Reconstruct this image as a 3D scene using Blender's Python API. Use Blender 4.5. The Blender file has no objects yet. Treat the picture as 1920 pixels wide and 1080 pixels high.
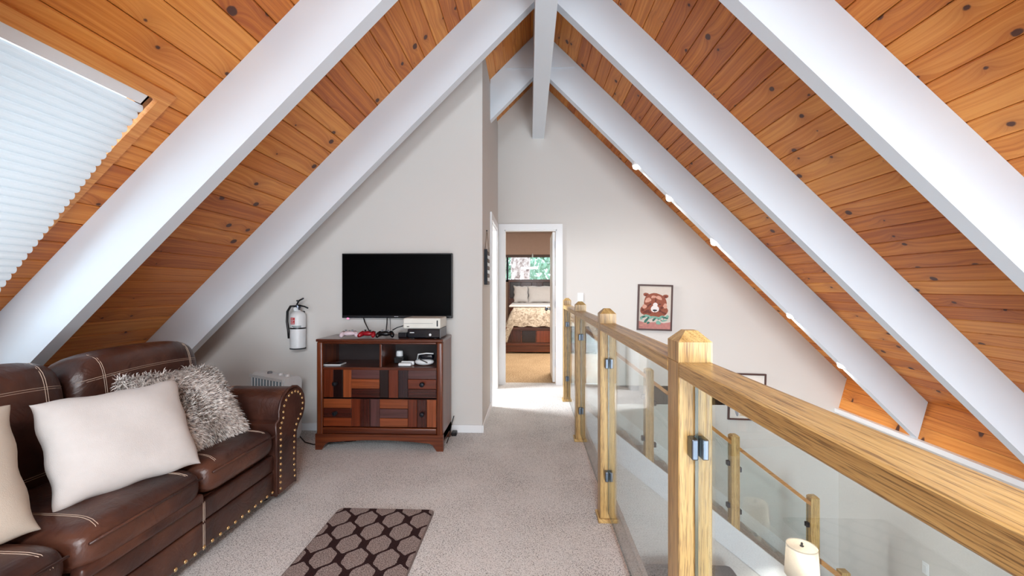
import bpy, bmesh, math, random
from mathutils import Vector, Matrix
random.seed(7)
R = math.radians
scene = bpy.context.scene
COL = scene.collection
# ------------------------------------------------------------------ camera, world, lights, exposure
F_PX, ZC = 800.0, 1.27
TH = math.atan(32/F_PX); CT, ST = math.cos(TH), math.sin(TH)
cam_d = bpy.data.cameras.new('camera'); cam_d.sensor_width = 36; cam_d.lens = F_PX/1920*36
cam_d.clip_start = .02; cam_d.clip_end = 200
cam = bpy.data.objects.new('camera', cam_d); COL.objects.link(cam)
cam.location = (0, 0, ZC); cam.rotation_euler = (R(90), 0, TH)
scene.camera = cam
scene.view_settings.view_transform = 'Standard'; scene.view_settings.look = 'None'
scene.view_settings.gamma = 1; scene.view_settings.use_curve_mapping = False
scene.view_settings.exposure = 0.06
w = bpy.data.worlds.new('sky'); scene.world = w; w.use_nodes = True
w.node_tree.nodes['Background'].inputs[0].default_value = (.72, .88, 1, 1)
w.node_tree.nodes['Background'].inputs[1].default_value = 3.5

def area(name, loc, rot, sx, sy, power, color=(1, 1, 1), spread=180):
    d = bpy.data.lights.new(name, 'AREA'); d.shape = 'RECTANGLE'; d.size = sx; d.size_y = sy
    d.energy = power; d.color = color; d.spread = R(spread)
    o = bpy.data.objects.new(name, d); COL.objects.link(o); o.location = loc; o.rotation_euler = rot
    return o
# fill lights added at assumed, unseen gable windows behind the camera (assumed_window_1 .. added_window_3 below)
area('assumed_tall_window_light', (1.45, -3.7, -.1), (R(96), 0, 0), 1.6, 3.2, 275, (.84, .92, 1))  # tall window assumed from the light arriving from behind on the right
area('added_loft_window_light', (-.95, -3.7, 1.5), (R(92), 0, 0), 1.3, 1.3, 42, (.84, .92, 1))
area('added_apex_window_light', (.12, -3.7, 2.75), (R(82), 0, 0), 1.2, .8, 75, (.88, .95, 1))  # loft and apex windows are added to brighten the room
area('added_pendant', (.12, -1.1, 2.36), (0, 0, 0), .5, .5, 105, (.95, .97, 1))  # unseen overhead fill added to brighten the carpet and rail tops
# skylight above the cellular shade, assumed light in the unseen side room, unseen fill added to brighten the bedroom
area('daylight_skylight', (-2.62, 1.48, 1.72), (0, R(-45), 0), 1.25, .8, 4.5, (.9, .96, 1))
area('assumed_side_room_light', (-1.75, 4.95, 2.05), (0, R(-52), 0), .5, .55, 55, (.97, .98, 1), 110)
area('bedroom_fill', (.6, 7.2, 2.5), (0, 0, 0), .6, .6, 78, (1, .9, .8))

# ------------------------------------------------------------------ helpers
def ray(x, y):
    a = (x-960)/F_PX; b = (540-y)/F_PX
    return Vector((a*CT-ST, a*ST+CT, b))
def atY(x, y, Y):
    d = ray(x, y); t = Y/d.y; return Vector((d.x*t, Y, ZC+d.z*t))
def atZ(x, y, Z):
    d = ray(x, y); t = (Z-ZC)/d.z; return Vector((d.x*t, d.y*t, Z))
def atX(x, y, X):
    d = ray(x, y); t = X/d.x; return Vector((X, d.y*t, ZC+d.z*t))

WO = {}                                  # world origins of unrotated parents
class MB:
    def __init__(s): s.v = []; s.f = []; s.mi = []
    def add(s, vs, fs, m=0):
        n = len(s.v); s.v += [Vector(p) for p in vs]
        s.f += [tuple(i+n for i in f) for f in fs]; s.mi += [m]*len(fs); return s
    def box(s, a, b, m=0):
        x0, y0, z0 = a; x1, y1, z1 = b
        return s.add([(x0,y0,z0),(x1,y0,z0),(x1,y1,z0),(x0,y1,z0),(x0,y0,z1),(x1,y0,z1),(x1,y1,z1),(x0,y1,z1)],
                     [(0,3,2,1),(4,5,6,7),(0,1,5,4),(1,2,6,5),(2,3,7,6),(3,0,4,7)], m)
    def rbox(s, a, b, r=.01, seg=2, m=0):
        bm = bmesh.new(); bmesh.ops.create_cube(bm, size=1)
        a = Vector(a); b = Vector(b); c = (a+b)/2; d = b-a
        for v in bm.verts: v.co = Vector((v.co.x*d.x, v.co.y*d.y, v.co.z*d.z))+c
        bmesh.ops.bevel(bm, geom=bm.edges[:], offset=min(r, min(abs(d.x), abs(d.y), abs(d.z))*.49), segments=seg, affect='EDGES', profile=.5)
        bm.verts.index_update()
        s.add([v.co.copy() for v in bm.verts], [[v.index for v in f.verts] for f in bm.faces], m); bm.free(); return s
    def prism(s, poly, axis, t0, t1, m=0):
        # poly: 2D points; axis 'x': (y,z), 'y': (x,z), 'z': (x,y)
        def P(p, t):
            return {'x': (t, p[0], p[1]), 'y': (p[0], t, p[1]), 'z': (p[0], p[1], t)}[axis]
        n = len(poly)
        vs = [P(p, t0) for p in poly]+[P(p, t1) for p in poly]
        fs = [tuple(range(n)), tuple(range(2*n-1, n-1, -1))]+[(i, i+n, (i+1) % n+n, (i+1) % n) for i in range(n)]
        return s.add(vs, fs, m)
    def tube(s, pts, r, seg=8, closed=False, m=0):
        pts = [Vector(p) for p in pts]; rings = []; n = len(pts)
        up = None
        for i, p in enumerate(pts):
            a = pts[max(i-1, 0)]; b = pts[min(i+1, n-1)]; d = (b-a).normalized()
            if up is None: up = d.orthogonal().normalized()
            up = (up-d*up.dot(d)).normalized(); sd = d.cross(up)
            rr = r[i] if isinstance(r, (list, tuple)) else r
            rings.append([p+(up*math.cos(k*2*math.pi/seg)+sd*math.sin(k*2*math.pi/seg))*rr for k in range(seg)])
        vs = [v for rg in rings for v in rg]; fs = []
        for i in range(n-1):
            for k in range(seg):
                fs.append((i*seg+k, i*seg+(k+1) % seg, (i+1)*seg+(k+1) % seg, (i+1)*seg+k))
        fs += [tuple(range(seg-1, -1, -1)), tuple(range((n-1)*seg, n*seg))]
        return s.add(vs, fs, m)
    def lathe(s, prof, c=(0, 0, 0), seg=24, m=0, axis='z'):
        c = Vector(c); vs = []; fs = []; n = len(prof)
        for (r, h) in prof:
            for k in range(seg):
                a = k*2*math.pi/seg; q = (r*math.cos(a), r*math.sin(a))
                vs.append(c+Vector({'z': (q[0], q[1], h), 'y': (q[0], h, q[1]), 'x': (h, q[0], q[1])}[axis]))
        for i in range(n-1):
            for k in range(seg): fs.append((i*seg+k, i*seg+(k+1) % seg, (i+1)*seg+(k+1) % seg, (i+1)*seg+k))
        fs += [tuple(range(seg-1, -1, -1)), tuple(range((n-1)*seg, n*seg))]
        return s.add(vs, fs, m)
    def ell(s, c, r, seg=12, m=0):
        return s.lathe([(max(1e-4, r[0]*math.sin(t*math.pi/8)), -r[2]*math.cos(t*math.pi/8)) for t in range(9)], c, seg, m) if abs(r[0]-r[1]) < 1e-6 else s._ell(c, r, seg, m)
    def _ell(s, c, r, seg, m):
        n = len(s.v); s.lathe([(max(1e-4, math.sin(t*math.pi/8)), -math.cos(t*math.pi/8)) for t in range(9)], (0, 0, 0), seg, m)
        for v in s.v[n:]:
            v.x = v.x*r[0]+c[0]; v.y = v.y*r[1]+c[1]; v.z = v.z*r[2]+c[2]
        return s
    def xf(s, M, start=0):
        for i in range(start, len(s.v)): s.v[i] = M @ s.v[i]
        return s
    def build(s, name, mats, parent=None, local=False, smooth=False, props=None):
        me = bpy.data.meshes.new(name)
        if local: org = Vector((0, 0, 0))
        else:
            lo = [min(v[i] for v in s.v) for i in range(3)]; hi = [max(v[i] for v in s.v) for i in range(3)]
            org = Vector(((lo[0]+hi[0])/2, (lo[1]+hi[1])/2, lo[2]))
        me.from_pydata([tuple(v-org) for v in s.v], [], s.f)
        mats = mats if isinstance(mats, (list, tuple)) else [mats]
        for m in mats: me.materials.append(m)
        if len(mats) > 1: me.polygons.foreach_set('material_index', s.mi)
        bm = bmesh.new(); bm.from_mesh(me); bmesh.ops.recalc_face_normals(bm, faces=bm.faces); bm.to_mesh(me); bm.free()
        if smooth:
            me.polygons.foreach_set('use_smooth', [True]*len(me.polygons))
            if smooth != 'all': me.set_sharp_from_angle(angle=R(smooth if smooth is not True else 40))
        o = bpy.data.objects.new(name, me); COL.objects.link(o)
        if parent: o.parent = parent
        if local: WO[o.name] = WO.get(parent.name, Vector()) if parent else Vector()
        else:
            o.location = org-(WO[parent.name] if parent else Vector()); WO[o.name] = org
        if props: tag(o, **props)
        return o
def tag(o, label=None, cat=None, group=None, kind=None):
    if label: o['label'] = label
    if cat: o['category'] = cat
    if group: o['group'] = group
    if kind: o['kind'] = kind
    return o
def empty(name, loc, label=None, cat=None, group=None, kind=None, rot=None):
    o = bpy.data.objects.new(name, None); COL.objects.link(o); o.location = loc; o.empty_display_size = .05
    WO[o.name] = Vector(loc)
    if rot: o.rotation_euler = rot
    return tag(o, label, cat, group, kind)
def struct(mb, name, mat, label=None, **k):
    return tag(mb.build(name, mat, **k), label, None, None, 'structure')
def inst(src, parent, loc, rot=None, name=None):
    o = src.copy(); COL.objects.link(o); o.parent = parent; o.location = loc
    if rot: o.rotation_euler = rot
    if name: o.name = name
    return o

# ------------------------------------------------------------------ materials
class NT:
    def __init__(s, name):
        s.m = bpy.data.materials.new(name); s.m.use_nodes = True; s.t = s.m.node_tree; s.n = s.t.nodes
        s.b = s.n['Principled BSDF']; s.out = s.n['Material Output']
    def node(s, t, **k):
        n = s.n.new(t)
        for a, v in k.items(): setattr(n, a, v)
        return n
    def link(s, a, b): s.t.links.new(a, b)
    def val(s, sock, v):
        if hasattr(v, 'is_linked') or isinstance(v, bpy.types.NodeSocket): s.link(v, sock)
        else: sock.default_value = v
    def math(s, op, a, b=0.0, c=0.0, clamp=False):
        n = s.node('ShaderNodeMath', operation=op, use_clamp=clamp)
        s.val(n.inputs[0], a); s.val(n.inputs[1], b)
        if op in ('MULTIPLY_ADD', 'SMOOTH_MIN', 'COMPARE'): s.val(n.inputs[2], c)
        return n.outputs[0]
    def vmath(s, op, a, b=(0, 0, 0)):
        n = s.node('ShaderNodeVectorMath', operation=op); s.val(n.inputs[0], a); s.val(n.inputs[1], b)
        return n.outputs['Value'] if op in ('LENGTH', 'DOT_PRODUCT', 'DISTANCE') else n.outputs[0]
    def coord(s, kind='Object'): return s.node('ShaderNodeTexCoord').outputs[kind]
    def rand(s): return s.node('ShaderNodeObjectInfo').outputs['Random']
    def noise(s, v, scale, detail=2, rough=.5, dist=0.0, out=0):
        n = s.node('ShaderNodeTexNoise'); s.val(n.inputs['Vector'], v); s.val(n.inputs['Scale'], scale)
        n.inputs['Detail'].default_value = detail; n.inputs['Roughness'].default_value = rough; n.inputs['Distortion'].default_value = dist
        return n.outputs[out]
    def ramp(s, f, stops, interp='LINEAR'):
        n = s.node('ShaderNodeValToRGB'); s.val(n.inputs[0], f); cr = n.color_ramp; cr.interpolation = interp
        while len(cr.elements) < len(stops): cr.elements.new(.5)
        for e, (p, c) in zip(cr.elements, stops): e.position = p; e.color = (*c, 1) if len(c) == 3 else c
        return n.outputs[0]
    def mix(s, f, a, b, mode='MIX'):
        n = s.node('ShaderNodeMix', data_type='RGBA', blend_type=mode)
        s.val(n.inputs[0], f)
        for i, v in ((6, a), (7, b)):
            if isinstance(v, tuple) and len(v) == 3: v = (*v, 1)
            s.val(n.inputs[i], v)
        return n.outputs[2]
    def bump(s, h, strength=.3, dist=.01):
        n = s.node('ShaderNodeBump'); n.inputs['Strength'].default_value = strength; n.inputs['Distance'].default_value = dist
        s.val(n.inputs['Height'], h); s.link(n.outputs[0], s.b.inputs['Normal'])
    def color(s, c): s.val(s.b.inputs['Base Color'], (*c, 1) if isinstance(c, tuple) and len(c) == 3 else c)
    def sep(s, v):
        n = s.node('ShaderNodeSeparateXYZ'); s.link(v, n.inputs[0]); return n.outputs
    def comb(s, x, y, z=0.0):
        n = s.node('ShaderNodeCombineXYZ'); s.val(n.inputs[0], x); s.val(n.inputs[1], y); s.val(n.inputs[2], z); return n.outputs[0]
def srgb(r, g, b):
    return tuple((c/255/12.92 if c/255 <= .04045 else ((c/255+.055)/1.055)**2.4) for c in (r, g, b))
def plain(name, c, rough=.5, metal=0.0, var=.06, scale=14, bump=.0, bscale=200, spec=.5, **inp):
    t = NT(name); co = t.coord()
    n = t.noise(co, scale, 3)
    t.color(t.mix(n, tuple(x*(1-var) for x in c), tuple(min(1, x*(1+var)) for x in c)))
    t.b.inputs['Roughness'].default_value = rough; t.b.inputs['Metallic'].default_value = metal
    t.b.inputs['Specular IOR Level'].default_value = spec
    if bump: t.bump(t.noise(co, bscale, 2), bump, .004)
    for k, v in inp.items(): t.b.inputs[k.replace('_', ' ')].default_value = v
    return t.m
def wood(name, ramp, along=1, fine=55, stretch=2.2, rough=.4, knots=False, rnd=.25, warp=2.5, bump=.12, spec=.5, coat=0, pores=0):
    """ramp: three colours dark to light; grain runs along local axis 'along'."""
    t = NT(name); co = t.coord(); rn = t.rand()
    sx = t.sep(co); ax = [0, 1, 2]; ax.remove(along)
    off = t.math('MULTIPLY', rn, 61.3)
    a = t.math('ADD', sx[along], off)                       # along the grain
    u = t.math('ADD', sx[ax[0]], t.math('MULTIPLY', off, .37)); v = t.math('ADD', sx[ax[1]], 0.0)
    u0 = t.math('ADD', u, v)
    if knots:
        vv = t.comb(t.math('MULTIPLY', u, 7.0), t.math('MULTIPLY', a, 2.3))
        vo = t.node('ShaderNodeTexVoronoi', voronoi_dimensions='2D'); t.link(vv, vo.inputs['Vector']); vo.inputs['Scale'].default_value = 1
        vo.inputs['Randomness'].default_value = .9
        df = t.vmath('MULTIPLY', t.vmath('SUBTRACT', vv, vo.outputs['Position']), (1/7.0, .75/2.3, 0))
        wob = t.noise(t.comb(t.math('MULTIPLY', u, 60), t.math('MULTIPLY', a, 60)), 1, 2)
        d = t.math('ADD', t.vmath('LENGTH', df), t.math('MULTIPLY', t.math('SUBTRACT', wob, .5), .006))
        cr = t.sep(vo.outputs['Color'])
        size = t.math('MULTIPLY', t.math('SUBTRACT', cr[0], .36, clamp=True), .034)   # many cells have no knot
        km = t.math('DIVIDE', t.math('SUBTRACT', t.math('ADD', size, .003), d), .005, clamp=True)
        km = t.math('MULTIPLY', km, t.math('GREATER_THAN', size, .0015))
        halo = t.math('MULTIPLY', t.math('POWER', 2.718, t.math('MULTIPLY', d, -28)), t.math('MULTIPLY', size, 130, clamp=True))
        u0 = t.math('ADD', u0, t.math('MULTIPLY', halo, .06))
    low = t.noise(t.comb(t.math('MULTIPLY', u, 7), t.math('MULTIPLY', a, 1.1), t.math('MULTIPLY', v, 7)), 1, 3)
    ph = t.math('ADD', t.math('MULTIPLY', u0, fine), t.math('MULTIPLY', low, warp*3))
    g1 = t.noise(t.comb(ph, t.math('MULTIPLY', a, stretch*.5), t.math('MULTIPLY', v, fine*.4)), 1, 2)
    g2 = t.noise(t.comb(t.math('MULTIPLY', ph, 4), t.math('MULTIPLY', a, stretch*4), t.math('MULTIPLY', v, fine)), 1, 2)
    g = t.math('ADD', t.math('MULTIPLY', g1, .7), t.math('MULTIPLY', g2, .3))
    g = t.math('ADD', g, t.math('MULTIPLY', t.math('SUBTRACT', rn, .5), rnd))
    c = t.ramp(g, [(.25, ramp[0]), (.48, ramp[1]), (.72, ramp[2])])
    if pores:
        pn = t.noise(t.comb(t.math('MULTIPLY', u0, 420), t.math('MULTIPLY', a, 14), t.math('MULTIPLY', v, 420)), 1, 2)
        pm = t.math('MULTIPLY', t.math('SUBTRACT', pn, .52, clamp=True), 13, clamp=True)
        pm = t.math('MULTIPLY', pm, t.math('MULTIPLY', t.math('SUBTRACT', .66, g1, clamp=True), 7, clamp=True))
        c = t.mix(t.math('MULTIPLY', pm, pores), c, srgb(70, 48, 34))
    if knots:
        c = t.mix(t.math('MULTIPLY', halo, .55, clamp=True), c, srgb(140, 66, 20))
        c = t.mix(t.math('MULTIPLY', km, .92), c, srgb(62, 26, 16))
    t.color(c); t.b.inputs['Roughness'].default_value = rough; t.b.inputs['Specular IOR Level'].default_value = spec
    t.b.inputs['Coat Weight'].default_value = coat; t.b.inputs['Coat Roughness'].default_value = .2
    t.bump(g, bump, .003)
    return t.m
def carpet_mat(name, dark, mid, light, scale=170):
    t = NT(name); co = t.coord()
    n = t.noise(co, scale, 3, .7); big = t.noise(co, 3, 3)
    c = t.ramp(t.math('ADD', n, t.math('MULTIPLY', t.math('SUBTRACT', big, .5), .16)), [(.34, dark), (.45, mid), (.60, light)])
    t.color(c); t.b.inputs['Roughness'].default_value = .95; t.b.inputs['Specular IOR Level'].default_value = .1
    t.bump(n, .9, .012); return t.m
M = {}
M['wall'] = plain('greige_wall_paint', srgb(214, 211, 207), .7, var=.012, scale=3, bump=.08, bscale=260, spec=.3)
M['white'] = plain('white_beam_paint', srgb(220, 228, 236), .45, var=.015, scale=5, bump=.06, bscale=40)
M['trim'] = plain('white_trim_paint', srgb(236, 238, 240), .38, var=.01, scale=5)
M['ceil'] = plain('roof_deck', srgb(90, 55, 30), .8)
M['fascia'] = plain('fascia_paint', srgb(222, 226, 230), .5, var=.01)
M['pine'] = wood('knotty_pine', (srgb(176, 92, 30), srgb(208, 124, 46), srgb(230, 154, 72)), 1, 62, 1.3, .42, True, .34, 1.2, .1, .45)
M['pine_trim'] = wood('pine_trim', (srgb(190, 112, 46), srgb(218, 140, 66), srgb(232, 166, 92)), 1, 60, 1.6, .42, False, .1)
OAK = (srgb(140, 104, 58), srgb(190, 156, 98), srgb(216, 188, 128))
M['oak_y'] = wood('oak_rail', OAK, 1, 60, 1.2, .33, False, .08, .8, .3, pores=.55)
M['oak_x'] = wood('oak_stair_rail', (srgb(130, 80, 34), srgb(182, 126, 62), srgb(208, 158, 88)), 0, 95, 2.5, .33, False, .08, 1.2, .3)
M['oak_z'] = wood('oak_post', OAK, 2, 60, 1.2, .33, False, .12, 1.2, .3, pores=.55)
CH = lambda k: tuple(tuple(min(1, x*k) for x in q) for q in (srgb(44, 14, 8), srgb(96, 42, 20), srgb(138, 70, 34)))
M['cherry'] = wood('cherry_frame', CH(.74), 0, 60, 1.5, .28, False, .1, 1.5, .05, .5, .3)
M['cherry_z'] = wood('cherry_frame_upright', CH(.74), 2, 60, 1.5, .28, False, .1, 1.5, .05, .5, .3)
M['cherry_side'] = wood('cherry_side', CH(.8), 2, 40, 1.5, .3, False, .1, 1.5, .05)
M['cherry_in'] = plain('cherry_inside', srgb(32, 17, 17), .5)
STRIP = {}
for i, q in enumerate([(26, 9, 8), (92, 38, 19), (126, 64, 34), (58, 22, 15), (108, 47, 22), (78, 48, 46), (42, 26, 29)]):
    for ax in (0, 2):
        c = srgb(*q); STRIP[(i, ax)] = wood('veneer_%d_%d' % (i, ax), (tuple(x*.6 for x in c), c, tuple(min(1, x*1.5) for x in c)), ax, 60, 1.8, .26, False, .06, 1.5, .05, .5, .3)
def leather():
    t = NT('brown_leather'); co = t.coord()
    n = t.noise(co, 5, 4); fine = t.noise(co, 160, 3); wr = t.noise(co, 9, 3, .6, 1.2)
    t.color(t.ramp(n, [(.3, srgb(44, 24, 21)), (.55, srgb(74, 43, 33)), (.8, srgb(104, 66, 49))]))
    t.b.inputs['Roughness'].default_value = .36; t.b.inputs['Specular IOR Level'].default_value = .55
    t.bump(t.math('ADD', t.math('MULTIPLY', wr, .8), t.math('MULTIPLY', fine, .06)), .35, .02); return t.m
M['leather'] = leather()
M['thread'] = plain('cream_thread', srgb(196, 176, 158), .7)
M['brass'] = plain('antique_brass', srgb(232, 200, 146), .25, .9)
M['steel'] = plain('brushed_steel', srgb(104, 112, 124), .32, 1.0)
M['dark_metal'] = plain('dark_metal', srgb(40, 42, 48), .35, .7)
M['black'] = plain('black_plastic', srgb(14, 14, 17), .35)
M['screen'] = plain('black_screen', srgb(4, 4, 5), .3, spec=.04)
M['navy'] = plain('glossy_black_console', srgb(14, 17, 26), .18)
M['offwhite'] = plain('off_white_plastic', srgb(222, 222, 214), .4)
M['whitep'] = plain('white_plastic', srgb(228, 232, 234), .4)
M['pink'] = plain('pale_pink_plastic', srgb(214, 196, 204), .4)
M['red'] = plain('red_plastic', srgb(150, 18, 32), .35)
M['greyp'] = plain('grey_plastic', srgb(120, 124, 130), .5)
M['linen'] = plain('ivory_linen', srgb(206, 203, 200), .9, var=.05, scale=30, bump=.25, bscale=420, spec=.15)
M['linen2'] = plain('beige_linen', srgb(192, 182, 168), .9, var=.05, scale=30, bump=.25, bscale=420, spec=.15)
M['furbase'] = plain('fur_base', srgb(128, 118, 110), .95)
def fur_mat():
    t = NT('fur_strands'); co = t.coord('Generated'); c = t.coord()
    n = t.noise(c, 55, 2)
    t.color(t.ramp(n, [(.30, srgb(92, 86, 88)), (.44, srgb(198, 190, 184)), (.6, srgb(242, 238, 233))])); t.b.inputs['Roughness'].default_value = .7
    return t.m
M['fur'] = fur_mat()
M['carpet'] = carpet_mat('speckled_carpet', srgb(104, 101, 101), srgb(230, 228, 226), srgb(253, 252, 250), 170)
M['carpet_bed'] = carpet_mat('bedroom_carpet', srgb(130, 104, 78), srgb(190, 160, 124), srgb(214, 186, 150), 60)
M['carpet_stair'] = carpet_mat('stair_carpet', srgb(96, 84, 76), srgb(150, 136, 124), srgb(186, 172, 158), 120)
def rug_mat():
    t = NT('lattice_rug'); co = t.coord(); s = t.sep(co)
    px, py = .150, .225
    u = t.math('MULTIPLY', s[0], 2*math.pi/px); v = t.math('MULTIPLY', s[1], 2*math.pi/py)
    # ogee trellis: two families of scalloped curves
    f = t.math('ADD', t.math('COSINE', u), t.math('COSINE', v))
    f = t.math('ADD', f, t.math('MULTIPLY', t.math('COSINE', t.math('MULTIPLY', u, 3.0)), .10))
    f = t.math('ADD', f, t.math('MULTIPLY', t.math('COSINE', t.math('MULTIPLY', v, 3.0)), -.17))
    a = t.math('ABSOLUTE', f)
    fuzz = t.noise(co, 190, 3, .7)
    a = t.math('ADD', a, t.math('MULTIPLY', t.math('SUBTRACT', fuzz, .5), .22))
    line = t.math('LESS_THAN', a, .35)
    tan = t.ramp(fuzz, [(.34, srgb(88, 77, 75)), (.5, srgb(150, 136, 132)), (.66, srgb(198, 184, 178))])
    dk = t.ramp(fuzz, [(.3, srgb(38, 24, 26)), (.7, srgb(66, 46, 46))])
    t.color(t.mix(line, tan, dk)); t.b.inputs['Roughness'].default_value = .95; t.b.inputs['Specular IOR Level'].default_value = .1
    t.bump(fuzz, .8, .008); return t.m
M['rug'] = rug_mat()
M['rugedge'] = plain('rug_binding', srgb(120, 108, 104), .9)
def glass_mat(name, tint=(.93, .965, .96), f0=.065):
    t = NT(name); g = t.node('ShaderNodeNewGeometry')
    c = t.math('ABSOLUTE', t.vmath('DOT_PRODUCT', g.outputs['Normal'], g.outputs['Incoming']))
    k = t.math('POWER', t.math('SUBTRACT', 1.0, c), 5.0)
    fr = t.math('ADD', f0, t.math('MULTIPLY', k, 1-f0), clamp=True)
    tr = t.node('ShaderNodeBsdfTransparent'); tr.inputs[0].default_value = (*tint, 1)
    gl = t.node('ShaderNodeBsdfGlossy'); gl.inputs['Roughness'].default_value = .0
    mx = t.node('ShaderNodeMixShader'); t.link(fr, mx.inputs[0]); t.link(tr.outputs[0], mx.inputs[1]); t.link(gl.outputs[0], mx.inputs[2])
    t.link(mx.outputs[0], t.out.inputs[0]); return t.m
M['glass'] = glass_mat('railing_glass')
M['winglass'] = glass_mat('window_glass', (.97, .99, 1))
M['glassedge'] = plain('glass_edge_green', srgb(84, 98, 94), .15)
def emit(name, c, s):
    t = NT(name); e = t.node('ShaderNodeEmission'); e.inputs[0].default_value = (*c, 1); e.inputs[1].default_value = s
    t.link(e.outputs[0], t.out.inputs[0]); return t.m
M['bulb'] = emit('lit_bulb', (1, .95, .88), 9)
def translucent(name, c, k=.4, e=0):
    t = NT(name); d = t.node('ShaderNodeBsdfDiffuse'); tr = t.node('ShaderNodeBsdfTranslucent')
    d.inputs[0].default_value = (*c, 1); tr.inputs[0].default_value = (*c, 1)
    mx = t.node('ShaderNodeMixShader'); mx.inputs[0].default_value = k
    t.link(d.outputs[0], mx.inputs[1]); t.link(tr.outputs[0], mx.inputs[2]); t.link(mx.outputs[0], t.out.inputs[0]); return t.m
M['blind'] = translucent('cellular_shade_fabric', srgb(214, 216, 218), .25)
M['shade'] = translucent('lamp_shade_fabric', srgb(240, 234, 226), .5)
M['diffuser'] = plain('shade_top_diffuser', srgb(246, 240, 226), .8)
M['rollshade'] = plain('tan_window_shade', srgb(196, 166, 150), .8)
M['bedding'] = plain('white_bedding', srgb(232, 230, 230), .9, spec=.1)
def quilt():
    t = NT('patterned_bedspread'); co = t.coord(); n = t.noise(co, 16, 4, .7, 1.0)
    t.color(t.ramp(n, [(.38, srgb(150, 136, 122)), (.5, srgb(196, 182, 164)), (.62, srgb(222, 212, 198))])); t.b.inputs['Roughness'].default_value = .95
    return t.m
M['quilt'] = quilt()
M['bark'] = carpet_mat('pine_bark', srgb(96, 74, 70), srgb(170, 146, 138), srgb(214, 196, 188), 7)
M['leaf'] = plain('pale_foliage', srgb(150, 186, 160), .8, var=.4, scale=.9)
M['sofa_dark'] = plain('dark_sofa_fabric', srgb(58, 56, 60), .8)
M['ink'] = plain('dark_ink', srgb(40, 44, 50), .8)

# ------------------------------------------------------------------ main dimensions (metres; camera foot at the origin)
X0, ZA, MS, DROP = .12, 4.0, .99, .43          # ridge x, ceiling apex, roof slope, rafter depth
YB, YF, YT = -3.8, 5.61, 3.735                 # gable behind the camera, far wall, television wall
XC = -.41                                      # corridor wall
ZG = -2.6                                      # ground floor
XE = .50                                       # loft edge
cr = atY(1587, 712, YF); tr_ = atY(1575, 765, YF)
XR, XK, ZK = 4.05, 3.95, tr_.z                 # crease, knee bottom / right wall
def zc(x): return ZA-MS*abs(x-X0)
ZR = zc(XR)
XL = -3.92                                     # left eave

# ------------------------------------------------------------------ structure
floor = struct(MB().box((XL-.1, YB, -.24), (XE, YF, 0)).box((-2.2, YF, -.24), (2.6, YF+.12, 0)), 'floor', M['carpet'], 'light grey speckled loft carpet')
struct(MB().box((XE, YB, -.30), (XE+.02, YF-.84, .012)), 'trim_1', M['fascia'], 'white fascia board along the loft edge')
struct(MB().box((XE-.02, YB-.2, ZG-.1), (XR+.3, YF+.2, ZG)), 'floor_ground', plain('ground_floor_carpet', srgb(176, 170, 164), .9), 'pale ground floor under the loft edge')
struct(MB().box((XE-.3, YB, ZG), (XE-.2, YF, -.24)), 'wall_under_loft', M['wall'])
# far gable wall with the bedroom doorway
dl, dr, dh = -.324, .363, 2.034
fw = MB()
fw.prism([(XK, ZG), (XR+.02, ZG), (XR+.02, ZR), (X0, ZA+.04), (dr, zc(dr)+.04), (dr, ZG)], 'y', YF, YF+.1)
fw.v = []; fw.f = []; fw.mi = []
fw.prism([(dr, ZG), (XK, ZG), (XK, ZK), (XR+.03, ZR-.02), (XR+.03, ZR+.05), (dr, zc(dr)+.07)], 'y', YF, YF+.1)
fw.prism([(dl, dh), (dr, dh), (dr, zc(dr)+.07), (X0, ZA+.07), (dl, zc(dl)+.07)], 'y', YF, YF+.1)
fw.prism([(XL, 0), (dl, 0), (dl, zc(dl)+.07), (XL, zc(XL)+.07)], 'y', YF, YF+.1)
struct(fw, 'wall_far', M['wall'], 'greige far gable wall with the bedroom doorway')
# television wall and corridor wall
struct(MB().prism([(XL, 0), (XC, 0), (XC, zc(XC)), (XL, zc(XL))], 'y', YT, YT+.1), 'wall_television', M['wall'], 'greige wall with the sloped top behind the television')
s0, s1, sh = 4.56, 5.36, 2.0
cw = MB()
cw.box((XC-.1, YT+.1, 0), (XC, s0, zc(XC-.05))).box((XC-.1, s1, 0), (XC, YF, zc(XC-.05))).box((XC-.1, s0, sh), (XC, s1, zc(XC-.05)))
struct(cw, 'wall_corridor', M['wall'], 'greige corridor wall with the side doorway')
# right wall (ground floor up to the white cap trim) and gable wall behind the camera with assumed and added windows
struct(MB().box((XK, YB, ZG), (XK+.1, YF, ZK-.05)), 'wall_right', M['wall'], 'tall white wall under the right eave')
gw = MB(); Y0 = YB-.1
def slab(x0, x1, z0, z1): gw.box((x0, Y0, z0), (x1, YB, z1))
slab(.6, .65, ZG, 2.2); slab(2.25, XK, ZG, -.2); slab(.65, 2.25, ZG, -1.4)
gw.prism([(2.25, -.2), (XK, -.2), (XK, .2), (2.25, 1.88)], 'y', Y0, YB); gw.prism([(.65, 1.8), (2.25, 1.8), (.65, 3.45)], 'y', Y0, YB)
gw.box((-.3, Y0, ZG), (.6, YB, 2.35)); gw.prism([(XL, -.24), (-1.6, -.24), (-1.6, 2.28), (XL, .02)], 'y', Y0, YB); gw.box((-1.6, Y0, -.24), (-.3, YB, .9))
gw.prism([(-1.6, 2.2), (-.3, 2.2), (-.3, 3.55)], 'y', Y0, YB)
struct(gw, 'wall_near', M['wall'], 'gable wall behind the viewer between its assumed and added windows')
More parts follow.
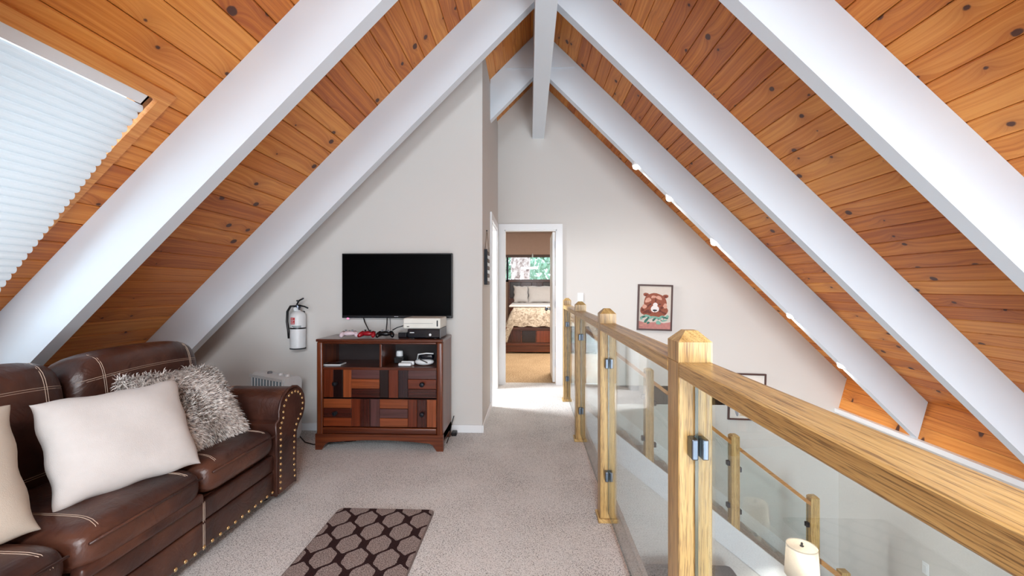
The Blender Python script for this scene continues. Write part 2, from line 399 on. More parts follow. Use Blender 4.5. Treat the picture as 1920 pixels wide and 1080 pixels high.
def window(name, x0, x1, z0, z1):
    m = MB(); b = .05
    for a in ((x0, z0, x1, z0+b), (x0, z1-b, x1, z1), (x0, z0+b, x0+b, z1-b), (x1-b, z0+b, x1, z1-b), ((x0+x1)/2-b/2, z0+b, (x0+x1)/2+b/2, z1-b)):
        m.box((a[0], YB-.09, a[1]), (a[2], YB-.02, a[3]))
    o = struct(m, name, M['trim'])
    MB().box((x0+b, YB-.06, z0+b), (x1-b, YB-.054, z1-b)).build('window_pane', M['winglass'], o)
window('assumed_window_1', .65, 2.25, -1.4, 1.8); window('added_window_2', -1.6, -.3, .9, 2.2); window('added_window_3', -.48, .72, 2.35, 3.15)  # unseen: tall window assumed, loft and apex windows added for their light

# ------------------------------------------------------------------ ceiling: deck, knotty pine planks, rafters, ridge beam
AL = math.atan(MS); CA, SA = math.cos(AL), math.sin(AL)
deck = MB()
T = .05
XE2 = XL-.1
up = lambda x: zc(x)+.03
sky_y0, sky_y1, sky_x0, sky_x1 = 1.06, 1.92, -1.742, -2.95       # skylight opening
deck.prism([(X0, up(X0)), (XR, up(XR)), (XR, up(XR)+T), (X0, up(X0)+T)], 'y', YB, YF)
for (y0, y1, xa, xb) in ((YB, sky_y0, X0, XE2), (sky_y1, YF, X0, XE2), (sky_y0, sky_y1, X0, sky_x0), (sky_y0, sky_y1, sky_x1, XE2)):
    deck.prism([(xa, up(xa)), (xb, up(xb)), (xb, up(xb)+T), (xa, up(xa)+T)], 'y', y0, y1)
ceiling = struct(deck, 'ceiling', M['ceil'], 'sloped knotty pine plank ceiling with white rafters')
PW = .1315; PT = .028
def plank_mesh(L):
    m = MB(); h = PW/2-.0014; b = .005
    m.prism([(-h, 0), (-h, -PT+b), (-h+b, -PT), (h-b, -PT), (h, -PT+b), (h, 0)], 'y', 0, L)
    o = m.build('plank', M['pine'], ceiling, local=True); o.parent = ceiling
    return o
protos = {}
def plank(side, k, y0, y1):
    L = round(y1-y0, 4)
    s = (k+.5)*PW                           # distance down the slope
    x = X0+side*s*CA; z = ZA-s*SA
    n = Vector((side*SA, 0, CA))*.0285      # up, out of the room
    loc = Vector((x, y0, z))+n
    if L not in protos: o = protos[L] = plank_mesh(L)
    else: o = protos[L].copy(); COL.objects.link(o)
    o.parent = ceiling; o.location = loc-WO[ceiling.name]
    o.rotation_euler = (0, side*AL if side > 0 else -AL, 0)
    return o
nR = int((XR-X0)/CA/PW)+1; nL = int((X0-XL)/CA/PW)+1
sk0 = (X0-sky_x0)/CA; sk1 = (X0-sky_x1)/CA
for k in range(nR):
    if k*PW > (XR-X0)/CA-.005: break
    plank(1, k, YB, YF)
for k in range(nL):
    a, b = k*PW, (k+1)*PW
    if b > sk0+.03 and a < sk1-.03:
        plank(-1, k, YB, sky_y0-.0); plank(-1, k, sky_y1+.0, YF)
    else: plank(-1, k, YB, YF)
# knee band: pine boards leaning in below the crease, with a white cap trim
kv = Vector((XK-XR, 0, ZK-ZR)); kl = kv.length; kd = kv.normalized(); kn = Vector((-kd.z, 0, kd.x))
kp = []
for i in range(3):
    a = Vector((XR, 0, ZR))+kd*(kl/3*i+.001); b = Vector((XR, 0, ZR))+kd*(kl/3*(i+1)-.001)
    n = Vector((kd.z, 0, -kd.x)); n = n if n.x > 0 else -n
    m = MB().prism([(a.x, a.z), (b.x, b.z), (b.x+n.x*.025, b.z+n.z*.025), (a.x+n.x*.025, a.z+n.z*.025)], 'y', YB, YF)
    m.build('knee_board', M['pine'], ceiling)
n = n*.026
struct(MB().prism([(XR+n.x, ZR+n.z), (XK+n.x, ZK+n.z-.03), (XK+n.x+.05, ZK+n.z-.03), (XR+n.x+.08, ZR+n.z+.06)], 'y', YB, YF), 'knee_light_seal', M['ceil'])  # unseen backing added to stop sky light leaking between the boards
struct(MB().box((XK-.05, YB, ZK-.05), (XK+.06, YF, ZK)), 'trim_2', M['trim'], 'white cap trim along the top of the right wall')
# rafters
RT = .085
for yr in (-2.64, -1.45, -.26, .93, 2.12, 3.31, 4.50):
    xi = X0+.075
    lo = lambda x: zc(x)-DROP
    MB().prism([(xi, zc(xi)), (XR, ZR), (XK, ZK), (xi, lo(xi))], 'y', yr, yr+RT).build('rafter', M['white'], ceiling)
    xi = X0-.075; xe = XL if yr < 4 else XC
    if yr < 4:
        xb = X0-(ZA-DROP)/MS
        poly = [(xi, zc(xi)), (XL, zc(XL)), (XL, .0), (xb, 0), (xi, lo(xi))]
    else: poly = [(xi, zc(xi)), (xe, zc(xe)), (xe, lo(xe)), (xi, lo(xi))]
    MB().prism(poly, 'y', yr, yr+RT).build('rafter', M['white'], ceiling)
MB().prism([(X0-.077, 3.23), (X0+.077, 3.23), (X0+.077, zc(X0+.077)), (X0, ZA), (X0-.077, zc(X0+.077))], 'y', YB, YF).build('ridge_beam', M['white'], ceiling)
for sd in (-1, 1):
    xa = X0+sd*.078; xe = X0+sd*(ZA-3.60)/MS*.93
    MB().prism([(xa, zc(xa)-.012), (xa, 3.585), (X0+sd*.36, 3.585)], 'y', 4.488, 4.4995).build('gusset_plate', M['white'], ceiling)

fx_ = empty('added_pendant', (X0, -1.1, 2.37), 'flat white pendant added out of view behind the viewer to brighten the loft', 'pendant light')  # invented fixture housing the added overhead fill
MB().lathe([(.30, 2.38), (.32, 2.40), (.32, 2.46), (.1, 2.47)], (X0, -1.1, 0), 24).build('housing', M['trim'], fx_, smooth=True)
MB().lathe([(.012, 2.47), (.012, 3.23)], (X0, -1.1, 0), 10).build('rod', M['trim'], fx_)

# ------------------------------------------------------------------ skylight with cellular shade
def on_roof(x, off=0):                         # a point below the left ceiling plane by off (perpendicular)
    return (x+off*SA, zc(x)-off*CA)
sk = MB()
def rstrip(mb, xa, xb, y0, y1, o0, o1):        # slab on the left roof plane between offsets o0 (up) and o1 (down)
    p = [on_roof(xa, o0), on_roof(xb, o0), on_roof(xb, o1), on_roof(xa, o1)]
    mb.prism(p, 'y', y0, y1)
tw = .058
win = struct((lambda m: (rstrip(m, sky_x0+.02, sky_x1-.02, sky_y0-.02, sky_y0, -.10, -.0), rstrip(m, sky_x0+.02, sky_x1-.02, sky_y1, sky_y1+.02, -.10, -.0),
              rstrip(m, sky_x0+.02, sky_x0, sky_y0, sky_y1, -.10, -.0), rstrip(m, sky_x1, sky_x1-.02, sky_y0, sky_y1, -.10, -.0), m)[-1])(MB()), 'window_4', M['pine_trim'], 'skylight opening in the left slope')
for nm, args in (('casing', (sky_x0+tw*CA, sky_x0, sky_y0, sky_y1+tw, .0, .022)), ('casing', (sky_x0, sky_x1, sky_y1, sky_y1+tw, .0, .022)), ('casing', (sky_x1, sky_x1-tw*CA, sky_y0, sky_y1+tw, .0, .022))):
    m = MB(); rstrip(m, *args); m.build(nm, M['pine_trim'], win)
m = MB(); rstrip(m, sky_x0, sky_x1, sky_y0, sky_y1, -.112, -.106); m.build('window_pane', M['winglass'], win)
bl = empty('cellular_shade', Vector((sky_x0, 1.48, zc(sky_x0))), 'white pleated cellular shade covering the skylight in the left slope', 'blind')
# shade profile: starts under the head rail, sags into the room going down
a0 = Vector(on_roof(sky_x0-.045, -.005)); a1 = Vector((-2.475, 1.285)); a2 = Vector((-3.0, .66))
path = []
for i in range(101):
    t = i/100; p = a0*(1-t)+a2*t; bow = (a1-(a0*.42+a2*.58))*(1-((t-.58)/.58)**2 if t < .58 else 1-((t-.58)/.42)**2)
    path.append(p+bow)
NP = 46
def at_path(t):
    f = t*100; i = min(int(f), 99); return path[i]*(1-(f-i))+path[i+1]*(f-i)
m = MB(); vs = []; fs = []
q = 6; tot = NP*q
for i in range(tot+1):
    t = i/tot; p = at_path(t); d = (at_path(min(1, t+.01))-at_path(max(0, t-.01))).normalized(); n = Vector((-d.y, d.x)); n = n if n.x > 0 else -n
    u = (i % q)/q; off = .015*abs(math.sin(math.pi*u))**.7
    p = p+n*off
    vs += [(p.x, sky_y0+.004, p.y), (p.x, sky_y1-.012, p.y)]
    if i: fs.append((2*i-2, 2*i-1, 2*i+1, 2*i))
m.add(vs, fs)
m.build('pleated_fabric', M['blind'], bl)
m = MB(); p0 = on_roof(sky_x0-.002, -.03); p1 = on_roof(sky_x0-.04, -.03); p2 = on_roof(sky_x0-.04, .004); p3 = on_roof(sky_x0-.002, .004)
m.prism([p0, p1, p2, p3], 'y', sky_y0+.004, sky_y1-.035); m.build('head_rail', M['trim'], bl)

# ------------------------------------------------------------------ door casings, baseboards, doors
def casing(name, x0, x1, h, y, w=.074, t=.018, label=None):
    m = MB().box((x0-w, y-t, 0), (x0, y, h+w)).box((x1, y-t, 0), (x1+w, y, h+w)).box((x0, y-t, h), (x1, y, h+w))
    m.box((x0, y, 0), (x0+.012, y+.1, h)).box((x1-.012, y, 0), (x1, y+.1, h)).box((x0, y, h-.012), (x1, y+.1, h))
    return struct(m, name, M['trim'], label)
casing('trim_3', dl, dr, dh, YF, label='white casing around the bedroom doorway')
m = MB(); w_ = .075
m.box((XC, s0-w_, 0), (XC+.018, s0, sh+w_)).box((XC, s1, 0), (XC+.018, s1+w_, sh+w_)).box((XC, s0, sh), (XC+.018, s1, sh+w_))
m.box((XC-.1, s0, 0), (XC, s0+.012, sh)).box((XC-.1, s1-.012, 0), (XC, s1, sh)).box((XC-.1, s0, sh-.012), (XC, s1, sh))
struct(m, 'trim_4', M['trim'], 'white casing around the side doorway in the corridor')
struct(MB().rbox((-3.4, YT-.014, 0), (XC, YT, .068), .004), 'baseboard_television', M['trim'], 'white baseboard under the television wall')
struct(MB().rbox((XC, YT-.014, 0), (XC+.014, s0-w_, .068), .004), 'baseboard_corridor', M['trim'], 'white baseboard along the corridor wall')
door = struct(MB().rbox((dr-.05, YF+.11, .012), (dr-.014, YF+.80, dh-.016), .003), 'door_1', M['trim'], 'white bedroom door standing open')
for z0, z1 in ((.15, .9), (1.1, 1.85)):
    MB().box((dr-.052, YF+.22, z0), (dr-.05, YF+.68, z1)).build('panel', M['trim'], door)
for z in (.22, 1.0, 1.8):
    MB().box((dr-.014, YF+.1, z), (dr-.010, YF+.16, z+.09)).build('hinge', M['steel'], door)
kn_ = MB().lathe([(.026, 0), (.026, -.006), (.011, -.010), (.011, -.035), (.026, -.042), (.031, -.058), (.026, -.072), (.010, -.078)], (dr-.05, YF+.735, .96), 16, axis='x')
kn_.build('door_knob', M['steel'], door, smooth=True)

# ------------------------------------------------------------------ side room and bedroom shells
struct(MB().box((-2.3, YT+.1, 0), (-2.25, YF, zc(-2.3))), 'wall_side_room', M['wall'])
BY = 10.4; BX0, BX1 = -1.6, 2.3
struct(MB().box((BX0, YF+.12, -.1), (BX1, BY, 0)), 'floor_bedroom', M['carpet_bed'], 'tan bedroom carpet')
struct(MB().box((BX0-.1, YF+.1, 0), (BX0, BY, 2.72)), 'wall_bedroom_left', M['wall'])
struct(MB().box((BX1, YF+.1, 0), (BX1+.1, BY, 2.72)), 'wall_bedroom_right', M['wall'])
struct(MB().box((BX0-.1, YF+.1, 2.72), (BX1+.1, BY+.1, 2.8)), 'ceiling_bedroom', M['wall'])
wx0, wx1, wz0, wz1 = -.75, 1.5, 1.42, 2.35
struct(MB().box((BX0, BY, 0), (BX1, BY+.1, wz0)).box((BX0, BY, wz1), (BX1, BY+.1, 2.72)).box((BX0, BY, wz0), (wx0, BY+.1, wz1)).box((wx1, BY, wz0), (BX1, BY+.1, wz1)), 'wall_bedroom_far',
       plain('bedroom_wall_paint', srgb(200, 172, 156), .8), 'pinkish tan bedroom wall around the window')
m = MB(); b = .045
m.box((wx0, BY, wz0), (wx1, BY+.06, wz0+b)).box((wx0, BY, wz1-b), (wx1, BY+.06, wz1)).box((wx0, BY, wz0), (wx0+b, BY+.06, wz1)).box((wx1-b, BY, wz0), (wx1, BY+.06, wz1))
fx = atY(951.5, 500, BY).x
m.box((fx-.022, BY, wz0), (fx+.022, BY+.06, wz1)).box((.95, BY, wz0), (1.0, BY+.06, wz1))
w5 = struct(m, 'window_5', M['dark_metal'], 'bedroom window with dark frame')
MB().box((wx0+b, BY+.03, wz0+b), (wx1-b, BY+.035, wz1-b)).build('window_pane', M['winglass'], w5)
zs = atY(990, 481, BY-.05).z
sh_ = empty('window_shade', (.4, BY-.04, zs), 'tan fabric shade pulled halfway down over the bedroom window', 'window shade')
MB().box((wx0-.05, BY-.035, zs+.045), (wx1+.05, BY-.025, 2.6)).build('shade_fabric', M['rollshade'], sh_)
MB().rbox((wx0-.05, BY-.05, zs-.02), (wx1+.05, BY-.01, zs+.045), .008).build('bottom_rail', plain('dark_shade_rail', srgb(92, 72, 66), .6), sh_)
p = atY(998.5, 479, BY-.06)
MB().lathe([(.008, .05), (.012, .03), (.022, -.02), (.018, -.045), (.004, -.05)], (p.x, BY-.065, p.z), 10).build('pull', M['whitep'], sh_, smooth=True)

# bed
FY = 8.26
bxl = atY(957, 640, FY).x; bxr = bxl+1.95
bed = empty('bed', ((bxl+bxr)/2, 9.3, 0), 'tall dark cherry bed with panelled headboard and footboard in the bedroom', 'bed')
zt = lambda y, Y: atY(992, y, Y).z
hb = MB().rbox((bxl-.14, 10.25, 0), (bxr+.1, 10.34, zt(524, 10.25)), .012).build('headboard', M['cherry'], bed)
hz0, hz1 = .62, zt(528, 10.25)
for r_ in range(2):
    for c_ in range(8):
        a = bxl-.10+c_*.265; z0 = hz0+(hz1-hz0)*r_/2+.01; z1 = hz0+(hz1-hz0)*(r_+1)/2-.01
        MB().rbox((a, 10.225, z0), (a+.25, 10.25, z1), .008).build('panel', STRIP[([1, 3, 2, 0, 4, 3][(c_*2+r_*3) % 6], (0, 2)[(c_+r_) % 2])], hb)
fb = MB().rbox((bxl-.1, FY, .03), (bxr+.08, FY+.07, zt(612, FY)), .01).build('footboard', M['cherry'], bed)
MB().rbox((bxl-.1, FY-.02, zt(618, FY)), (bxr+.08, FY, zt(613, FY)), .006).build('rail', M['cherry'], fb)
MB().rbox((bxl-.1, FY-.02, zt(648, FY)), (bxr+.08, FY, zt(644, FY)), .006).build('rail', M['cherry'], fb)
for c_ in range(7):
    a = bxl-.06+c_*.285
    MB().rbox((a, FY-.012, zt(642, FY)), (a+.265, FY, zt(620, FY)), .006).build('panel', STRIP[([3, 0, 4, 3, 6, 1, 0][c_], 2)], fb)
for sd, xx in ((0, bxl-.06), (1, bxr+.02)):
    MB().box((xx, FY+.07, .12), (xx+.04, 10.25, .48)).build('side_rail', M['cherry'], bed)
for xx in (bxl-.09, bxr+.01):
    MB().rbox((xx, FY+.01, 0), (xx+.06, FY+.06, .05), .006).build('foot', M['cherry'], bed)
MB().rbox((bxl, FY+.08, .4), (bxr, 10.2, .84), .06, 3).build('mattress', M['bedding'], bed, smooth=True)
def spread():
    m = MB(); z_t = .9; zb = zt(612, FY-.03); nx, ny = 34, 30
    prof = []
    # drape: cross lines running head to foot then down the foot end
    L = [(10.0, z_t), (9.4, z_t), (8.8, z_t), (8.45, z_t), (8.3, z_t-.015), (8.235, z_t-.06), (8.215, z_t-.16), (8.21, zb)]
    cols = []
    for i in range(nx+1):
        t = i/nx; x = bxl-.02+(bxr-bxl+.04)*t
        cols.append((x, 0, 0))
    vs = []; fs = []; nr = len(L)
    xs = [bxl-.13, bxl-.10, bxl-.06, bxl-.03]+[bxl+(bxr-bxl)*k/30 for k in range(1, 30)]+[bxr+.03, bxr+.06, bxr+.08]
    for x in xs:
        drop = 0
        if x < bxl: drop = (bxl-x)/.13
        if x > bxr: drop = (x-bxr)/.08
        for (y, z) in L:
            zz = z-drop**.6*.40-(0.012*math.sin(x*23+y*9) if z < z_t-.1 else 0)
            yy = y-(.012*math.sin(x*31) if z < z_t-.1 else 0)+drop*.02
            if drop and z < z_t-.1: zz = max(zz-.10*drop, .22)
            vs.append((x, yy, zz))
    for i in range(len(xs)-1):
        for j in range(nr-1): fs.append((i*nr+j, i*nr+j+1, (i+1)*nr+j+1, (i+1)*nr+j))
    m.add(vs, fs); return m
bs = spread().build('bedspread', M['quilt'], smooth='all'); tag(bs, 'cream and tan patterned bedspread hanging over the foot of the bed', 'bedspread')
m = MB().rbox((bxl-.03, 8.3, .895), (bxr+.03, 9.9, .93), .016, 3); o = m.build('folded_sheet', M['bedding'], smooth=True); tag(o, 'white sheet folded back over the patterned bedspread', 'sheet')

def pillow_mb(wd, ht, th, n=22, wave=.012, seed=0, pinch=.10):
    rr = random.Random(seed); ph = [rr.random()*6.28 for _ in range(6)]
    m = MB(); vs = []; fs = []
    def pos(u, v, sgn):
        # sides pull in, corners stick out
        x = wd/2*u*(1-pinch*(1-v*v)*abs(u)**3*.6); z = ht/2*v*(1-pinch*(1-u*u)*abs(v)**3*.6)
        k = max(0, (1-u**4))*max(0, (1-v**4))
        t = th/2*(k**.5)*(.8+.2*math.cos(u*1.5)*math.cos(v*1.5))
        t += .006*math.sin(u*5+ph[0])*math.sin(v*4+ph[1])*k
        e = (1-k)**3
        x += wave*.5*math.sin(v*9+ph[2])*e*abs(u)**6; z += wave*.5*math.sin(u*9+ph[3])*e*abs(v)**6
        yb = wave*math.sin(u*4+v*3+ph[4])*e*.6
        return (x, sgn*t+yb, z)
    for sgn in (-1, 1):
        base = len(vs)
        for i in range(n+1):
            for j in range(n+1):
                u = math.sin((i/n-.5)*math.pi*.98)/math.sin(.49*math.pi); v = math.sin((j/n-.5)*math.pi*.98)/math.sin(.49*math.pi)
                vs.append(pos(u, v, sgn))
        for i in range(n):
            for j in range(n):
                a = base+i*(n+1)+j; f = (a, a+n+1, a+n+2, a+1); fs.append(f if sgn < 0 else f[::-1])
    m.add(vs, fs); return m
def weld(o):
    bm = bmesh.new(); bm.from_mesh(o.data); bmesh.ops.remove_doubles(bm, verts=bm.verts, dist=1e-5)
    bmesh.ops.recalc_face_normals(bm, faces=bm.faces); bm.to_mesh(o.data); bm.free()
    o.data.polygons.foreach_set('use_smooth', [True]*len(o.data.polygons))
def place_frame(o, origin, ex, ez):
    """local x along ex, local z along ez"""
    ex = ex.normalized(); ez = (ez-ex*ez.dot(ex)).normalized(); ey = ez.cross(ex)
    o.matrix_world = Matrix(((ex.x, ey.x, ez.x, origin.x), (ex.y, ey.y, ez.y, origin.y), (ex.z, ey.z, ez.z, origin.z), (0, 0, 0, 1)))
for k, (xa, xb, lab) in enumerate(((963, 991, 'white bed pillow nearest the left side of the headboard'), (989.5, 1050, 'wide white bed pillow right of the smaller one at the headboard'))):
    a = atY(xa, 560, 10.0-.06*k).x; b_ = atY(xb, 560, 10.0-.06*k).x
    o = pillow_mb(b_-a, .42, .17, 16, .02, k+3).build('bed_pillow', M['bedding'], local=True); weld(o); tag(o, lab, 'pillow', 'pillows at the headboard')
    place_frame(o, Vector(((a+b_)/2, 10.06-.06*k, 1.12)), Vector((1, 0, 0)), Vector((0, .3, 1)))

# outside the bedroom window
struct(MB().box((-8, BY+.3, ZG-.1), (9, 26, ZG)), 'ground', plain('forest_floor', srgb(130, 120, 100), .95))
tp = atY(976, 505, 13.2); tw_ = .5*(atY(993, 505, 13.2).x-atY(958, 505, 13.2).x)
tree = empty('pine_tree', (tp.x, 13.2, ZG), 'thick pine trunk with pale furrowed bark outside the bedroom window', 'tree')
m = MB(); nz, seg = 24, 40
vs = []; fs = []
for i in range(nz+1):
    for k in range(seg):
        a = k*2*math.pi/seg; r = tw_*(1.15-.25*i/nz)*(1+.07*math.sin(k*2.4*2+i*.7)*math.sin(i*1.9+k*.5))
        vs.append((tp.x+r*math.cos(a), 13.2+r*math.sin(a), ZG+i*8/nz))
for i in range(nz):
    for k in range(seg): fs.append((i*seg+k, i*seg+(k+1) % seg, (i+1)*seg+(k+1) % seg, (i+1)*seg+k))
m.add(vs, fs).build('trunk', M['bark'], tree, smooth='all')
m = MB()
for i in range(500):
    c = Vector((tp.x+random.gauss(0, 1.0), 13.2+random.gauss(0, .8), 4.2+random.random()*2.2)); d = Vector((random.gauss(0, 1), random.gauss(0, 1), random.gauss(0, .5)))*.16; e = Vector((random.gauss(0, 1), random.gauss(0, 1), random.gauss(0, 1)))*.07
    m.add([c, c+d, c+d+e, c+e], [(0, 1, 2, 3)])
m.build('foliage', M['leaf'], tree, props=dict(kind='stuff'))
for k, (px_, Y, rx) in enumerate(((1035, 19, 2.0), (945, 22, 2.2))):
    c0 = atY(px_, 500, Y)
    t2 = empty('leafy_tree', (c0.x, Y, ZG), ('pale green leafy tree right of the pine trunk outside the window', 'pale green leafy tree left of the pine trunk outside the window')[k], 'tree', 'trees outside the bedroom window')
    MB().tube([(c0.x, Y, ZG), (c0.x+.1, Y, 1), (c0.x, Y, 4)], [.2, .16, .08]).build('trunk', M['bark'], t2)
    m = MB()
    for i in range(1300):
        c = Vector((c0.x+random.gauss(0, rx*.5), Y+random.gauss(0, .6), 2.4+random.gauss(0, 1.2))); d = Vector((random.gauss(0, 1), random.gauss(0, 1), random.gauss(0, 1)))*.13; e = Vector((random.gauss(0, 1), random.gauss(0, 1), random.gauss(0, 1)))*.10
        m.add([c, c+d, c+d+e, c+e], [(0, 1, 2, 3)])
    m.build('foliage', M['leaf'], t2, props=dict(kind='stuff'))

# ------------------------------------------------------------------ loft guardrail
PX0, PX1 = .385, .471; PXC = (PX0+PX1)/2; RZ1, RZ0 = 1.078, 1.039
PY = [-.095, 1.116, 2.327, 3.546, 4.789]; PD = .086
guard = empty('loft_guardrail', (PXC, 2.3, 0), 'oak guardrail with glass panels and capped posts along the loft edge', 'railing')
def cap(m, x0, x1, y0, y1, z):
    # short block with a chamfered pyramid top
    h = .050; b = .027
    m.box((x0, y0, z), (x1, y1, z+.052))
    zt_ = z+.052
    m.add([(x0, y0, zt_), (x1, y0, zt_), (x1, y1, zt_), (x0, y1, zt_), (x0+b, y0+b, zt_+.028), (x1-b, y0+b, zt_+.028), (x1-b, y1-b, zt_+.028), (x0+b, y1-b, zt_+.028)],
          [(0, 1, 5, 4), (1, 2, 6, 5), (2, 3, 7, 6), (3, 0, 4, 7), (4, 5, 6, 7)])
def clip(m, xc, y, z, out, h=.052):
    # two steel plates gripping the glass edge; out = direction away from the post face
    for sx in (-1, 1):
        m.rbox((xc+sx*.013-.008, min(y, y+out*.034), z-h/2), (xc+sx*.013+.008, max(y, y+out*.034), z+h/2), .003)
    m.box((xc-.005, min(y, y+out*.006), z-h/2), (xc+.005, max(y, y+out*.006), z+h/2))
for i, y in enumerate(PY):
    po = MB().rbox((PX0, y, .0), (PX1, y+PD, RZ1), .0025, 1).build('post', M['oak_z'], guard)
    m = MB(); cap(m, PX0, PX1, y, y+PD, RZ1); m.build('cap', M['oak_z'], po)
    m = MB()
    z0, o = .024, .012
    for (x0, x1, y0, y1) in ((PX0-o, PX1+o, y-o, y), (PX0-o, PX1+o, y+PD, y+PD+o), (PX0-o, PX0, y, y+PD), (PX1, PX1+o, y, y+PD)):
        m.rbox((x0, y0, 0), (x1, y1, z0), .004, 1)
    m.build('base_moulding', M['oak_y'], po)
    for z in (.26, .865):
        if i > 0: m = MB(); clip(m, PXC, y, z, -1); m.build('glass_clip', M['steel'], po)
        if i < 4: m = MB(); clip(m, PXC, y+PD, z, 1); m.build('glass_clip', M['steel'], po)
for a, b_ in zip(PY[:-1], PY[1:]):
    MB().rbox((PX0, a+PD+.0005, RZ0), (PX1, b_-.0005, RZ1), .003, 1).build('handrail', M['oak_y'], guard)
    g = MB(); x0, x1, y0, y1, z0, z1 = PXC-.004, PXC+.004, a+PD+.008, b_-.008, .06, RZ0-.012
    g.add([(x0,y0,z0),(x1,y0,z0),(x1,y1,z0),(x0,y1,z0),(x0,y0,z1),(x1,y0,z1),(x1,y1,z1),(x0,y1,z1)], [(1,2,6,5),(3,0,4,7)], 0)
    g.add([(x0,y0,z0),(x1,y0,z0),(x1,y1,z0),(x0,y1,z0),(x0,y0,z1),(x1,y0,z1),(x1,y1,z1),(x0,y1,z1)], [(0,3,2,1),(4,5,6,7),(0,1,5,4),(2,3,7,6)], 1)
    g.build('glass_panel', [M['glass'], M['glassedge']], guard)

# ------------------------------------------------------------------ staircase along the far wall
SY = 4.79
A = atY(1066, 752, SY); B = atY(1477, 1075, SY); SS = -(B.z-A.z)/(B.x-A.x)       # stair slope
def sz(x): return -SS*(x-XE)                  # nosing line
stair = empty('staircase', (2, 5.2, ZG), 'carpeted staircase with white stringers descending along the far wall', 'staircase')
run = .245; rise = run*SS
n = int(-ZG/rise)
for i in range(n):
    x0 = XE+run*i; z1 = -rise*(i+1)
    if x0+run > XK-.02: break
    MB().rbox((x0-.02 if i else x0, SY+.05, z1-.20), (x0+run+.02, YF-.016, z1), .02, 2).build('step', M['carpet_stair'], stair)
zb = .30
xe = min(XK-.01, XE+run*n)
MB().prism([(XE+.02, 0-.0), (xe, sz(xe)), (xe, sz(xe)-zb*1.03), (XE+.02, -zb)], 'y', SY, SY+.045).build('stringer', M['fascia'], stair)
MB().prism([(XE+.0, .17), (XE+.0, 0), (xe, sz(xe)), (xe, sz(xe)+.17)], 'y', YF-.015, YF).build('wall_skirt', M['trim'], stair)
struct(MB().prism([(XE-.2, -.31), (XE+.02, -zb-.005), (xe, sz(xe)-zb*1.03-.005), (xe, ZG), (XE-.2, ZG)], 'y', SY+.01, SY+.04), 'wall_under_stairs', M['wall'], 'wall closing the space below the stairs')
srl = empty('stair_railing', (2, SY+.04, -.9), 'oak stair railing with glass panels descending behind the loft guardrail', 'railing')
ra = atY(1066, 590, SY); rb = atY(1525, 945, SY); RS = -(rb.z-ra.z)/(rb.x-ra.x)
def rz(x): return ra.z-RS*(x-ra.x)            # top of the stair handrail
sposts = [atY(1218.5, 700, SY).x, atY(1380, 830, SY).x, atY(1530, 930, SY).x]
pw = .092
s_objs = []
for k, x in enumerate(sposts):
    top = rz(x)+.075
    po = MB().rbox((x-pw/2, SY+.005, sz(x)-.10), (x+pw/2, SY+.005+pw, top), .003, 1).build('post', M['oak_z'], srl); s_objs.append(po)
    m = MB(); b = .02; x0, x1, y0, y1 = x-pw/2, x+pw/2, SY+.005, SY+.005+pw
    m.add([(x0, y0, top), (x1, y0, top), (x1, y1, top), (x0, y1, top), (x0+b, y0+b, top+.02), (x1-b, y0+b, top+.02), (x1-b, y1-b, top+.02), (x0+b, y1-b, top+.02)],
          [(0, 1, 5, 4), (1, 2, 6, 5), (2, 3, 7, 6), (3, 0, 4, 7), (4, 5, 6, 7)])
    m.build('cap', M['oak_z'], po)
ends = [PX1]+[v for x in sposts for v in (x-pw/2, x+pw/2)]
GY = SY+.005+pw/2
for k in range(3):
    xa, xb = ends[2*k]+.001, ends[2*k+1]-.001
    MB().prism([(xa, rz(xa)), (xb, rz(xb)), (xb, rz(xb)-.045), (xa, rz(xa)-.045)], 'y', SY+.008, SY+.09).build('handrail', M['oak_x'], srl)
    xa += .01; xb -= .01
    g = MB(); zt0, zt1, zb0, zb1 = rz(xa)-.055, rz(xb)-.055, sz(xa)+.06, sz(xb)+.06
    vv = [(xa, GY-.004, zb0), (xb, GY-.004, zb1), (xb, GY-.004, zt1), (xa, GY-.004, zt0), (xa, GY+.004, zb0), (xb, GY+.004, zb1), (xb, GY+.004, zt1), (xa, GY+.004, zt0)]
    g.add(vv, [(0, 1, 2, 3), (7, 6, 5, 4)], 0); g.add(vv, [(0, 3, 7, 4), (1, 5, 6, 2), (3, 2, 6, 7), (0, 4, 5, 1)], 1)
    g.build('glass_panel', [M['glass'], M['glassedge']], srl)
for k, x in enumerate(sposts):
    for sd in (-1, 1):
        if k == 2 and sd == 1: continue
        xx = x+sd*(pw/2)
        for f_ in (.22, .72):
            z = sz(xx)*(1-f_)+rz(xx)*f_
            m = MB()
            for dy in (-1, 1):
                m.rbox((min(xx, xx+sd*.034), GY+dy*.013-.008, z-.026), (max(xx, xx+sd*.034), GY+dy*.013+.008, z+.026), .003)
            m.build('glass_clip', M['steel'] if (k, sd) == (1, 1) and f_ > .5 else M['dark_metal'], s_objs[k])
# lower flight rail starting from the last post
la = atY(1541, 1050, SY); lb = atY(1600, 1096, SY)
MB().prism([(la.x, la.z), (lb.x, lb.z), (lb.x, lb.z-.06), (la.x, la.z-.06)], 'y', SY+.008, SY+.09).build('handrail', M['oak_x'], srl)
x = atY(1588, 1078, SY).x; tz = atY(1588, 1076, SY).z
MB().rbox((x-pw/2, SY+.005, ZG), (x+pw/2, SY+.005+pw, tz), .003, 1).build('post', M['oak_z'], srl)

